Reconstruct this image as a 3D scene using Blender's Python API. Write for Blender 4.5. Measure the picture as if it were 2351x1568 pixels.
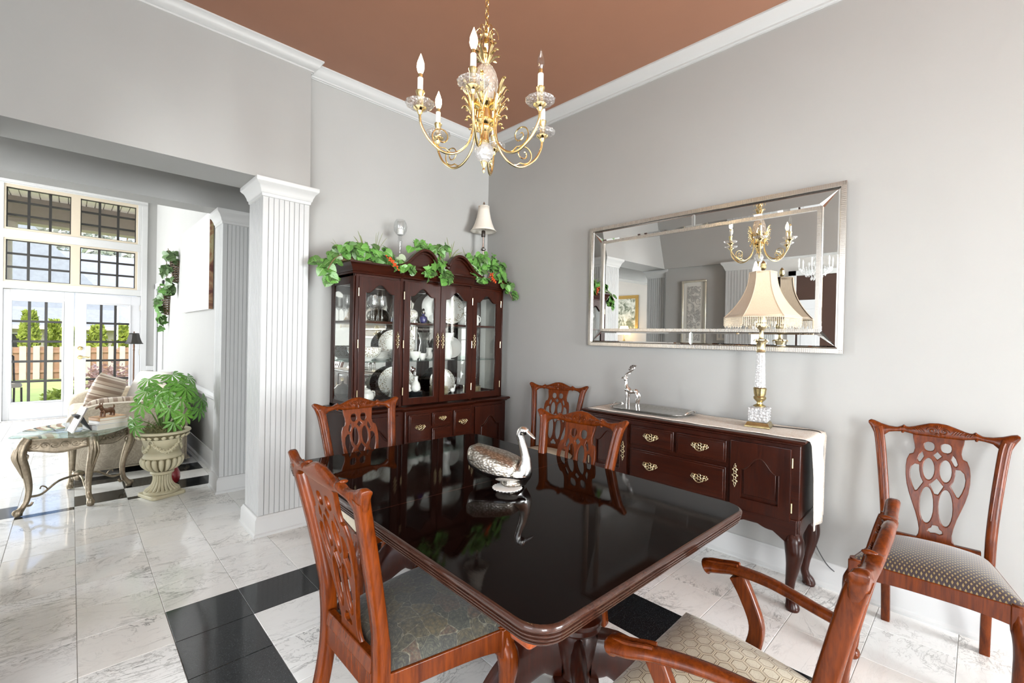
import bpy, bmesh, math, random
from mathutils import Vector, Matrix, Euler
for _o in list(bpy.data.objects):
    bpy.data.objects.remove(_o, do_unlink=True)
random.seed(7)
PI = math.pi
S = bpy.context.scene
COL = S.collection

# ---------------------------------------------------------------- camera
CAM_H = 1.37
_yaw, _pitch, _roll = (math.radians(a) for a in (45.897, -0.492, -1.233))
_f = Vector((math.cos(_yaw)*math.cos(_pitch), math.sin(_yaw)*math.cos(_pitch), math.sin(_pitch)))
_r = Vector((math.sin(_yaw), -math.cos(_yaw), 0))
_d = _f.cross(_r)
_r2 = math.cos(_roll)*_r + math.sin(_roll)*_d
_d2 = -math.sin(_roll)*_r + math.cos(_roll)*_d
cd = bpy.data.cameras.new('camera'); cam = bpy.data.objects.new('camera', cd); COL.objects.link(cam)
_m = Matrix((_r2, -_d2, -_f)).transposed().to_4x4(); _m.translation = (0, 0, CAM_H)
cam.matrix_world = _m
cd.sensor_fit = 'HORIZONTAL'; cd.sensor_width = 36; cd.lens = 1044.04/2351*36
cd.clip_start = 0.02; cd.clip_end = 300
S.camera = cam

# ---------------------------------------------------------------- world, sun, window daylight, added fill, exposure
W = bpy.data.worlds.new('sky'); S.world = W; W.use_nodes = True
wn = W.node_tree.nodes; wl = W.node_tree.links
sky = wn.new('ShaderNodeTexSky'); sky.sky_type = 'NISHITA'; sky.sun_disc = False
sky.sun_elevation = math.radians(48); sky.sun_rotation = math.radians(200); sky.air_density = 0.7; sky.dust_density = 2.5
wn['Background'].inputs['Strength'].default_value = 0.36
wl.new(sky.outputs[0], wn['Background'].inputs['Color'])

def lamp(name, kind, loc, rot, power, color=(1, 1, 1), size=1, size_y=None, spread=None):
    d = bpy.data.lights.new(name, kind); d.energy = power; d.color = color
    if kind == 'AREA':
        d.shape = 'RECTANGLE'; d.size = size; d.size_y = size_y or size
        if spread: d.spread = spread
    elif kind == 'POINT':
        d.shadow_soft_size = size
    o = bpy.data.objects.new(name, d); COL.objects.link(o)
    o.location = loc; o.rotation_euler = rot
    return o
sun = lamp('sun', 'SUN', (0, 20, 20), (math.radians(42), 0, math.radians(200)), 3.6, (1, .95, .86)); sun.data.angle = 0.01
# daylight through the dining-room window behind the camera; front, foyer and living are added fill lamps
lamp('window_daylight_dining', 'AREA', (2.08, -4.30, 1.60), (math.radians(90), 0, 0), 370, (.93, .975, 1), 1.75, 2.1)
lamp('added_fill_front', 'AREA', (-2.65, -4.30, 1.70), (math.radians(90), 0, 0), 350, (.94, .975, 1), 1.9, 2.4)  # fill added to lift the hall, header and far column
lamp('added_fill_foyer', 'AREA', (-4.52, 0.2, 1.95), (math.radians(90), 0, math.radians(-90)), 85, (.94, .975, 1), 2.6, 2.6)  # soft fill added from an assumed foyer window
lamp('added_fill_living', 'AREA', (-4.52, 8.37, 2.1), (math.radians(90), 0, math.radians(-90)), 340, (.94, .97, 1), 2.1, 2.9)  # fill added out of view to brighten the living room
S.view_settings.view_transform = 'Standard'; S.view_settings.look = 'None'
S.view_settings.gamma = 1.0; S.view_settings.use_curve_mapping = False
S.view_settings.exposure = 0.64
S.cycles.max_bounces = 5; S.cycles.diffuse_bounces = 3; S.cycles.glossy_bounces = 4
S.cycles.use_adaptive_sampling = True; S.cycles.adaptive_threshold = 0.1; S.cycles.adaptive_min_samples = 16
S.cycles.transmission_bounces = 4; S.cycles.transparent_max_bounces = 8
S.cycles.caustics_reflective = False; S.cycles.caustics_refractive = False
S.cycles.sample_clamp_indirect = 6.0
S.cycles.use_denoising = True

# ---------------------------------------------------------------- materials
class NT:
    def __init__(s, name):
        s.m = bpy.data.materials.new(name); s.m.use_nodes = True
        s.t = s.m.node_tree; s.n = s.t.nodes; s.b = s.n['Principled BSDF']; s.out = s.n['Material Output']
    def new(s, ty, **kw):
        x = s.n.new('ShaderNode' + ty)
        for k, v in kw.items():
            if k in x.inputs.keys(): s.set(x.inputs[k], v)
            else: setattr(x, k, v)
        return x
    def set(s, sock, v):
        if isinstance(v, bpy.types.NodeSocket): s.t.links.new(v, sock)
        else: sock.default_value = v
    def math(s, op, a, b=0.0, c=0.0):
        x = s.n.new('ShaderNodeMath'); x.operation = op
        s.set(x.inputs[0], a); s.set(x.inputs[1], b); s.set(x.inputs[2], c)
        return x.outputs[0]
    def mix(s, f, a, b):
        x = s.n.new('ShaderNodeMix'); x.data_type = 'RGBA'
        s.set(x.inputs[0], f); s.set(x.inputs[6], a if not isinstance(a, tuple) else (*a, 1)[:4]); s.set(x.inputs[7], b if not isinstance(b, tuple) else (*b, 1)[:4])
        return x.outputs[2]
    def ramp(s, f, *stops):
        x = s.n.new('ShaderNodeValToRGB'); s.set(x.inputs[0], f)
        e = x.color_ramp.elements
        while len(e) < len(stops): e.new(0.5)
        for el, (p, c) in zip(e, stops):
            el.position = p; el.color = (*c, 1) if isinstance(c, tuple) else (c, c, c, 1)
        return x.outputs[0]
    def coords(s, kind='Object', scale=(1, 1, 1), rot=(0, 0, 0), loc=(0, 0, 0), rand=0):
        tc = s.n.new('ShaderNodeTexCoord'); mp = s.n.new('ShaderNodeMapping')
        s.t.links.new(tc.outputs[kind], mp.inputs[0])
        mp.inputs['Scale'].default_value = scale; mp.inputs['Rotation'].default_value = rot; mp.inputs['Location'].default_value = loc
        if rand:
            oi = s.n.new('ShaderNodeObjectInfo'); v = s.n.new('ShaderNodeCombineXYZ')
            for k, mul in enumerate((rand, rand*1.7, rand*2.3)):
                s.t.links.new(s.math('MULTIPLY', oi.outputs['Random'], mul), v.inputs[k])
            s.t.links.new(v.outputs[0], mp.inputs['Location'])
        return mp.outputs[0]
    def noise(s, vec, scale, detail=4, rough=.55, dist=0):
        x = s.n.new('ShaderNodeTexNoise'); s.set(x.inputs['Vector'], vec)
        x.inputs['Scale'].default_value = scale; x.inputs['Detail'].default_value = detail
        x.inputs['Roughness'].default_value = rough; x.inputs['Distortion'].default_value = dist
        return x.outputs[0]
    def bump(s, h, strength=.2, dist=.01):
        x = s.n.new('ShaderNodeBump'); s.set(x.inputs['Height'], h)
        x.inputs['Strength'].default_value = strength; x.inputs['Distance'].default_value = dist
        s.t.links.new(x.outputs[0], s.b.inputs['Normal'])
    def props(s, **kw):
        al = dict(rough='Roughness', metal='Metallic', coat='Coat Weight', coat_rough='Coat Roughness', trans='Transmission Weight', ior='IOR', spec='Specular IOR Level', sheen='Sheen Weight', sub='Subsurface Weight')
        for k, v in kw.items(): s.set(s.b.inputs[al[k]], v)
        return s
    def color(s, c):
        s.set(s.b.inputs['Base Color'], c if not isinstance(c, tuple) else (*c, 1)[:4]); return s

M = {}
def simple(name, c, rough=.5, var=0.0, vscale=30, bump=0.0, bscale=200, **kw):
    t = NT(name)
    if var:
        v = t.coords(rand=13)
        f = t.noise(v, vscale)
        t.color(t.mix(f, tuple(max(0, x*(1-var)) for x in c), tuple(min(1, x*(1+var)) for x in c)))
    else: t.color(c)
    t.props(rough=rough, **kw)
    if bump: t.bump(t.noise(t.coords(), bscale, 3), bump, .002)
    M[name] = t.m
    return t
simple('wall_paint', (.400, .398, .382), .7, .03, 3, .06, 260)
simple('foyer_paint', (.50, .47, .44), .7, .03, 3, .06, 260)
simple('ceiling_paint', (.345, .163, .098), .55, .05, 5, .10, 320)
simple('white_ceiling', (.80, .79, .76), .8, .02, 4, .05, 220)
simple('white_trim', (.57, .57, .56), .34)
simple('white_board', (.50, .505, .50), .42)
simple('door_paint', (.62, .62, .63), .35)
simple('dark_brown_paint', (.05, .022, .014), .4)
simple('grout', (.58, .56, .52), .7)
simple('black_metal', (.012, .011, .011), .35)
simple('muntin', (.018, .016, .013), .45)
simple('candle_white', (.9, .89, .86), .45)
simple('china', (.90, .89, .86), .12, coat=.4)
simple('china_gold_rim', (.80, .70, .46), .2, metal=.6)
simple('dark_plate', (.02, .022, .024), .2)
simple('cobalt', (.003, .006, .13), .08, coat=.3)
simple('red_glaze', (.28, .015, .02), .12, coat=.5)
simple('bronze_figure', (.15, .075, .04), .38, .3, 60, .3, 220, metal=.5)
simple('book_white', (.82, .80, .76), .5)
simple('book_paper', (.80, .74, .64), .7)
simple('book_tan', (.62, .36, .17), .5)
simple('book_dark', (.05, .045, .04), .4)
simple('black_easel', (.015, .015, .016), .45)
simple('lamp_shade_black', (.022, .02, .016), .55)
simple('cord_black', (.01, .01, .01), .5)
simple('berry', (.62, .085, .02), .35)
simple('stem_brown', (.16, .11, .05), .6)
simple('stem_green', (.12, .20, .05), .5)
simple('moss', (.16, .15, .06), .9, .5, 60, .6, 120)
simple('concrete', (.55, .53, .50), .8, .1, 4)
simple('lawn', (.30, .40, .11), .9, .35, 3, .3, 40)
simple('roof_shingle', (.33, .36, .41), .8, .2, 8)
simple('siding', (.50, .44, .37), .8, .1, 5)
simple('soffit', (.85, .78, .68), .7)
simple('porch_beam', (.40, .34, .29), .75, .08, 20)
simple('fence_wood', (.42, .25, .16), .8, .3, 6)
simple('fence_pale', (.62, .55, .47), .8, .2, 6)
simple('tree_far', (.58, .60, .52), .9, .3, 3)
simple('arborvitae', (.34, .42, .06), .8, .45, 9)
simple('pink_flowers', (.55, .36, .32), .8, .4, 14)
simple('socket_dark', (.03, .02, .015), .4)
simple('felt', (.02, .02, .02), .9)
simple('iron_dark', (.05, .04, .035), .5, .2, 20, metal=.5)
simple('wicker', (.10, .065, .035), .7, .4, 60)
simple('canvas_glare', (.80, .79, .78), .28)  # pale face paints in window glare on a glossy painting
simple('art_mat', (.66, .65, .60), .6)
simple('silver_frame', (.60, .55, .45), .3, .15, 40, metal=.8)
simple('gold_frame', (.42, .26, .08), .35, .3, 60, .4, 120, metal=.7)
simple('switch_plate', (.78, .74, .66), .4)
simple('hinge_steel', (.75, .72, .66), .25, metal=1)

def wood(name, dark, light, rough=.28, coat=.5, coat_rough=.06, scale=1.0, axis=2):
    t = NT(name)
    sc = [26*scale]*3; sc[axis] = 2.2*scale
    v = t.coords(scale=tuple(sc), rand=9)
    f = t.noise(v, 1.6, 6, .6, 1.2)
    g = t.noise(v, 9, 3, .6, .3)
    k = t.math('ADD', t.math('MULTIPLY', f, .75), t.math('MULTIPLY', g, .25))
    t.color(t.ramp(k, (.30, dark), (.68, light)))
    t.props(rough=rough, coat=coat, coat_rough=coat_rough, spec=.25)
    t.bump(g, .03, .001)
    M[name] = t.m
wood('mahogany', (.046, .0072, .0008), (.165, .031, .0024), .27, .10, .08)
wood('mahogany_dark', (.013, .0025, .0011), (.042, .0075, .0025), .28, .14, .08)
wood('mahogany_dark_x', (.013, .0025, .0011), (.042, .0075, .0025), .28, .14, .08, axis=0)
wood('mahogany_dark_y', (.013, .0025, .0011), (.042, .0075, .0025), .28, .14, .08, axis=1)
wood('table_edge_wood', (.022, .008, .005), (.055, .02, .012), .25, .5, .05, axis=1)
wood('table_orange', (.15, .025, .004), (.26, .05, .008), .35, .4, .1)
wood('table_top_wood', (.0028, .0012, .0010), (.0060, .0024, .0018), .035, 0.0, .015, axis=1); M['table_top_wood'].node_tree.nodes['Principled BSDF'].inputs['Specular IOR Level'].default_value = .5; M['table_top_wood'].node_tree.nodes['Principled BSDF'].inputs['IOR'].default_value = 1.17
wood('brown_door_wood', (.035, .014, .008), (.07, .03, .018), .35, .3)

t = NT('marble')
v = t.coords(rand=37); 
tc = t.coords(scale=(1, 1.7, 1), rot=(0, 0, .6), rand=37)
w1 = t.noise(tc, 2.1, 7, .62, 1.6); w2 = t.noise(tc, 5.5, 6, .6, 2.2)
vein = t.math('SUBTRACT', 1.0, t.math('MINIMUM', t.math('MULTIPLY', t.math('ABSOLUTE', t.math('SUBTRACT', w1, .5)), 60), 1.0))
vein2 = t.math('SUBTRACT', 1.0, t.math('MINIMUM', t.math('MULTIPLY', t.math('ABSOLUTE', t.math('SUBTRACT', w2, .52)), 42), 1.0))
mask = t.ramp(t.noise(v, 3.2, 3), (.44, 0.0), (.64, 1.0))
vv = t.math('MULTIPLY', t.math('MAXIMUM', vein, t.math('MULTIPLY', vein2, .6)), t.math('ADD', t.math('MULTIPLY', mask, .8), .10))
oi = t.new('ObjectInfo')
basec = t.mix(oi.outputs['Random'], (.88, .88, .865), (.86, .835, .79))
cloud = t.mix(t.noise(tc, 3, 5), basec, (.70, .69, .665))
basem = t.mix(.4, basec, cloud)
t.color(t.mix(t.math('MULTIPLY', vv, .9), basem, (.17, .165, .155)))
t.props(rough=.085, spec=.5, coat=.25, coat_rough=.03)
M['marble'] = t.m
t = NT('black_granite')
v = t.coords(rand=21)
t.color(t.ramp(t.noise(v, 260, 2, .7), (.56, (.007, .008, .009)), (.80, (.09, .10, .105))))
t.props(rough=.10, spec=.5); M['black_granite'] = t.m

for nm, c, r in (('brass', (.93, .74, .38), .15), ('antique_brass', (.50, .40, .20), .30), ('pale_brass', (.60, .50, .31), .28), ('silver', (.80, .79, .77), .16), ('pewter', (.62, .60, .56), .22), ('champagne', (.70, .66, .61), .25), ('mirror_glass', (.90, .91, .90), .0), ('bronze_silver', (.36, .30, .22), .42)):
    t = NT(nm); t.props(metal=1.0, rough=r)
    if nm in ('antique_brass', 'bronze_silver'):
        f = t.noise(t.coords(), 40, 4); t.color(t.mix(f, tuple(x*.45 for x in c), tuple(min(1, x*1.35) for x in c))); t.bump(t.noise(t.coords(), 90, 3), .35, .004)
    elif nm == 'pewter':
        t.color(t.mix(t.noise(t.coords(), 70, 3), (.30, .28, .25), (.74, .72, .69)))
    else: t.color(c)
    M[nm] = t.m
t = NT('swan_feather'); t.props(metal=1.0, rough=.30)
vo = t.new('TexVoronoi', Vector=t.coords(scale=(1, 1.5, 1.5)), Scale=85.0); vo.feature = 'F1'
t.color(t.ramp(vo.outputs['Distance'], (.05, (.74, .71, .66)), (.60, (.34, .30, .25)))); t.bump(vo.outputs['Distance'], .45, .003); M['swan_feather'] = t.m

def glassy(name, tint=(1, 1, 1), refl=.10, rough=.0, facing=.0):
    t = NT(name)
    tr = t.new('BsdfTransparent', Color=(*tint, 1)); gl = t.new('BsdfGlossy', Roughness=rough)
    lw = t.new('LayerWeight', Blend=.5)
    fac = t.math('MINIMUM', t.math('ADD', t.math('MULTIPLY', t.math('POWER', lw.outputs['Facing'], 4.0), .8 if not facing else facing), refl), 1.0)
    mx = t.new('MixShader'); t.set(mx.inputs[0], fac); t.set(mx.inputs[1], tr.outputs[0]); t.set(mx.inputs[2], gl.outputs[0])
    t.t.links.new(mx.outputs[0], t.out.inputs[0]); t.n.remove(t.b)
    M[name] = t.m
glassy('pane', (1, 1, 1), .015)
glassy('cabinet_pane', (.98, .99, .98), .045)
glassy('clear_glass', (.97, .98, .98), .09, .02, .6)
glassy('table_glass', (.82, .93, .90), .10)
def crystal(name, white=.3, gloss=.35, bscale=0.0, tint=(1, 1, 1), shape='F1'):
    """cut lead crystal: part clear, part sparkling, part frosted by its cuts"""
    t = NT(name)
    tr = t.new('BsdfTransparent', Color=(*tint, 1)); gl = t.new('BsdfGlossy', Roughness=.04); df = t.new('BsdfTranslucent', Color=(.95*tint[0], .95*tint[1], .95*tint[2], 1)); d2 = t.new('BsdfDiffuse', Color=(.95*tint[0], .95*tint[1], .95*tint[2], 1))
    if bscale:
        vo = t.new('TexVoronoi', Vector=t.coords(), Scale=bscale); b = t.n.new('ShaderNodeBump'); b.inputs['Strength'].default_value = 1.0; b.inputs['Distance'].default_value = .006
        t.set(b.inputs['Height'], vo.outputs['Distance'])
        for x in (gl, df, d2): t.set(x.inputs['Normal'], b.outputs[0])
    def mx(f, a, b):
        m = t.n.new('ShaderNodeMixShader'); t.set(m.inputs[0], f); t.set(m.inputs[1], a); t.set(m.inputs[2], b); return m.outputs[0]
    lw = t.new('LayerWeight', Blend=.35)
    body = mx(white, tr.outputs[0], mx(.5, df.outputs[0], d2.outputs[0]))
    fac = t.math('MINIMUM', t.math('ADD', t.math('MULTIPLY', lw.outputs['Facing'], .5), gloss*.5), .9)
    t.t.links.new(mx(fac, body, gl.outputs[0]), t.out.inputs[0]); t.n.remove(t.b); M[name] = t.m
crystal('crystal', .18, .3, 90)
crystal('cut_crystal', .55, .3, 70)
crystal('goblet_glass', .16, .22, 0)
crystal('pineapple_crystal', .62, .25, 85, (1, .93, .86))
def emit(name, c, s):
    t = NT(name); t.color(c); t.b.inputs['Emission Color'].default_value = (*c, 1); t.b.inputs['Emission Strength'].default_value = s; M[name] = t.m
emit('bulb_lit', (1, .74, .42), 45)
emit('small_lamp_lit', (1, .74, .42), 5)

def leaf_mat(name, a, b, rough=.35):
    t = NT(name); oi = t.new('ObjectInfo')
    c = t.mix(oi.outputs['Random'], a, b)
    f = t.noise(t.coords(), 55, 3)
    sx = t.new('SeparateXYZ', Vector=t.coords()); ax = t.math('ABSOLUTE', sx.outputs[0])
    v1 = t.math('LESS_THAN', ax, .018)
    v2 = t.math('LESS_THAN', t.math('FRACT', t.math('SUBTRACT', t.math('MULTIPLY', sx.outputs[1], 4.5), t.math('MULTIPLY', ax, 4.0))), .13)
    vein = t.math('MAXIMUM', v1, t.math('MULTIPLY', v2, .6))
    c2 = t.mix(t.math('MULTIPLY', f, .5), c, (.20, .36, .10))
    t.color(t.mix(t.math('MULTIPLY', vein, .45), c2, (.45, .62, .28)))
    t.props(rough=rough, spec=.45)
    M[name] = t.m
leaf_mat('ivy_leaf', (.010, .050, .010), (.085, .30, .035))
leaf_mat('ivy_dark', (.008, .030, .010), (.035, .09, .025))
leaf_mat('fatsia_leaf', (.025, .14, .008), (.12, .36, .02), .3)
simple('grass_blade', (.20, .24, .09), .5)
simple('pale_leaf', (.34, .42, .28), .5)

# fabrics ------------------------------------------------------------
t = NT('seat_paisley')
v = t.coords()
wv = t.new('TexNoise', Vector=v, Scale=9.0, Detail=3.0)
vd = t.n.new('ShaderNodeVectorMath'); vd.operation = 'MULTIPLY_ADD'; t.set(vd.inputs[0], wv.outputs['Color']); vd.inputs[1].default_value = (.09, .09, 0); t.set(vd.inputs[2], v)
va = t.new('TexVoronoi', Vector=vd.outputs[0], Scale=17.0); vb = t.new('TexVoronoi', Vector=vd.outputs[0], Scale=17.0); vb.feature = 'DISTANCE_TO_EDGE'
vc = t.new('TexVoronoi', Vector=v, Scale=95.0)
ccol = t.ramp(t.new('SeparateColor', Color=va.outputs['Color']).outputs[0], (.0, (.030, .026, .020)), (.35, (.045, .042, .030)), (.6, (.085, .062, .026)), (.8, (.038, .044, .038)), (1.0, (.085, .045, .026)))
ring = t.math('SINE', t.math('ADD', t.math('MULTIPLY', va.outputs['Distance'], 60.0), t.math('MULTIPLY', t.noise(v, 60, 3), 22.0)))
c1 = t.mix(t.math('MULTIPLY', t.math('GREATER_THAN', ring, .35), .45), ccol, (.12, .11, .07))
c2 = t.mix(t.math('MULTIPLY', t.math('LESS_THAN', vb.outputs['Distance'], .012), .8), c1, (.20, .185, .13))
t.color(t.mix(t.math('MULTIPLY', vc.outputs['Distance'], .9), c2, (.02, .02, .018))); t.props(rough=.75, sheen=.2)
t.bump(vc.outputs['Distance'], .3, .003); M['seat_paisley'] = t.m

t = NT('seat_honeycomb')          # cream octagon brocade
v = t.coords(scale=(1/.040, 1/.040, 1)); sx = t.new('SeparateXYZ', Vector=v)
def hexd(ox, oy):
    x = t.math('ABSOLUTE', t.math('SUBTRACT', t.math('FRACT', t.math('ADD', sx.outputs[0], ox)), .5))
    y = t.math('ABSOLUTE', t.math('MULTIPLY', t.math('SUBTRACT', t.math('FRACT', t.math('ADD', t.math('DIVIDE', sx.outputs[1], 1.732), oy)), .5), 1.732))
    return t.math('MAXIMUM', x, t.math('ADD', t.math('MULTIPLY', x, .5), t.math('MULTIPLY', y, .866)))
hd = t.math('MINIMUM', hexd(0, 0), hexd(.5, .5))
weave = t.noise(t.coords(scale=(900, 140, 1)), 1, 1)
inner = t.mix(weave, (.44, .38, .25), (.66, .62, .49))
gap = t.mix(t.math('GREATER_THAN', hd, .475), (.66, .61, .48), (.40, .31, .16))
line = t.math('MULTIPLY', t.math('GREATER_THAN', hd, .37), t.math('LESS_THAN', hd, .43))
c = t.mix(t.math('GREATER_THAN', hd, .40), inner, gap)
t.color(t.mix(line, c, (.19, .13, .055))); t.props(rough=.6, sheen=.3); t.bump(hd, .25, .004); M['seat_honeycomb'] = t.m

t = NT('seat_lattice')            # plum seat with gold diamonds
v = t.coords(scale=(1/.021, 1/.015, 1)); sx = t.new('SeparateXYZ', Vector=v)
p = t.math('ABSOLUTE', t.math('SUBTRACT', t.math('FRACT', t.math('ADD', sx.outputs[0], sx.outputs[1])), .5))
q = t.math('ABSOLUTE', t.math('SUBTRACT', t.math('FRACT', t.math('SUBTRACT', sx.outputs[0], sx.outputs[1])), .5))
dmd = t.math('MAXIMUM', p, q)
dot = t.math('LESS_THAN', t.math('MAXIMUM', p, q), .235)
lw = t.new('LayerWeight', Blend=.5)
gold = t.mix(t.noise(t.coords(), 300, 2), (.13, .09, .03), (.32, .24, .095))
t.color(t.mix(dot, (.024, .014, .017), gold)); t.props(rough=.45, sheen=.35); t.bump(dmd, .3, .003); M['seat_lattice'] = t.m
simple('seat_beige', (.60, .53, .40), .7, .15, 60, .2, 300)

t = NT('sofa_damask')
v = t.coords(); n1 = t.noise(v, 9, 5, .6, 2.5)
f = t.math('ABSOLUTE', t.math('SUBTRACT', n1, .5))
t.color(t.mix(t.ramp(f, (.0, 0.0), (.06, 1.0)), (.66, .59, .46), (.52, .44, .33))); t.props(rough=.7, sheen=.25); t.bump(n1, .3, .006); M['sofa_damask'] = t.m
t = NT('striped_cushion')
v = t.coords(scale=(1, 1, 1)); sx = t.new('SeparateXYZ', Vector=v)
st = t.math('FRACT', t.math('MULTIPLY', sx.outputs[0], 5.2))
rp = t.n.new('ShaderNodeValToRGB'); t.set(rp.inputs[0], st); rp.color_ramp.interpolation = 'CONSTANT'
for k, (p_, c_) in enumerate(((0, (.62, .53, .42)), (.18, (.20, .12, .08)), (.22, (.62, .53, .42)), (.30, (.30, .21, .15)), (.48, (.55, .44, .34)), (.62, (.20, .12, .08)), (.65, (.66, .58, .48)), (.82, (.36, .26, .19)))):
    e = rp.color_ramp.elements[k] if k < 2 else rp.color_ramp.elements.new(p_)
    e.position = p_; e.color = (*c_, 1)
t.color(rp.outputs[0]); t.props(rough=.6, sheen=.3); M['striped_cushion'] = t.m
simple('white_cushion_fabric', (.80, .77, .72), .7, .06, 30)
t = NT('lamp_shade_silk')
t.color(t.mix(t.noise(t.coords(scale=(240, 240, 20)), 1, 2), (.47, .355, .24), (.58, .455, .325))); t.props(rough=.65, sheen=.3); M['lamp_shade_silk'] = t.m
simple('lamp_shade_white', (.80, .75, .66), .65, .04, 60)
t = NT('runner_cloth')
v = t.coords(); f = t.math('ABSOLUTE', t.math('SUBTRACT', t.noise(v, 26, 4, .6, 2.0), .5))
t.color(t.mix(t.ramp(f, (.0, 1.0), (.035, 0.0)), (.78, .73, .66), (.60, .49, .36))); t.props(rough=.8); M['runner_cloth'] = t.m
simple('beads', (.72, .60, .44), .25, .3, 120)
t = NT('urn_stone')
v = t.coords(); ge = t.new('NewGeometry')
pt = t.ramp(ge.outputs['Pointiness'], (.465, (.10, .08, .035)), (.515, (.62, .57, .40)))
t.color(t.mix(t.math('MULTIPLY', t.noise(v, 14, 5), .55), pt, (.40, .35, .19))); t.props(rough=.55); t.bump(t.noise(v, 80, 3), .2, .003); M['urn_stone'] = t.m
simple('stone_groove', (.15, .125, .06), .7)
t = NT('china_pattern')           # white porcelain with a leafy band
v = t.coords(); vo = t.new('TexVoronoi', Vector=v, Scale=60.0)
band = t.new('SeparateXYZ', Vector=v)
rad = t.math('SQRT', t.math('ADD', t.math('POWER', band.outputs[0], 2.0), t.math('POWER', band.outputs[1], 2.0)))
vo.inputs['Scale'].default_value = 105.0
k = t.math('MULTIPLY', t.math('MULTIPLY', t.math('LESS_THAN', vo.outputs['Distance'], .42), t.math('GREATER_THAN', rad, .088)), t.math('GREATER_THAN', t.noise(v, 40, 2), .42))
t.color(t.mix(k, (.90, .89, .85), t.mix(t.noise(v, 30, 2), (.22, .27, .14), (.42, .26, .17)))); t.props(rough=.12, coat=.3); M['china_pattern'] = t.m
t = NT('ink_art')
v = t.coords(); f = t.noise(v, 9, 5, .6, 1.4)
t.color(t.ramp(f, (.42, (.62, .60, .55)), (.52, (.30, .29, .27)), (.62, (.70, .69, .65)))); t.props(rough=.5); M['ink_art'] = t.m
t = NT('landscape_art')
v = t.coords(); f = t.noise(v, 6, 5, .6, 1.0)
t.color(t.ramp(f, (.40, (.12, .14, .10)), (.5, (.42, .43, .36)), (.6, (.66, .66, .60)))); t.props(rough=.4); M['landscape_art'] = t.m
t = NT('canvas_edge')
v = t.coords(scale=(1, 1, 1)); f = t.noise(v, 5, 4, .6, 1.2)
t.color(t.ramp(f, (.38, (.10, .02, .012)), (.5, (.30, .16, .08)), (.6, (.34, .30, .16)))); t.props(rough=.35); M['canvas_edge'] = t.m
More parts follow.
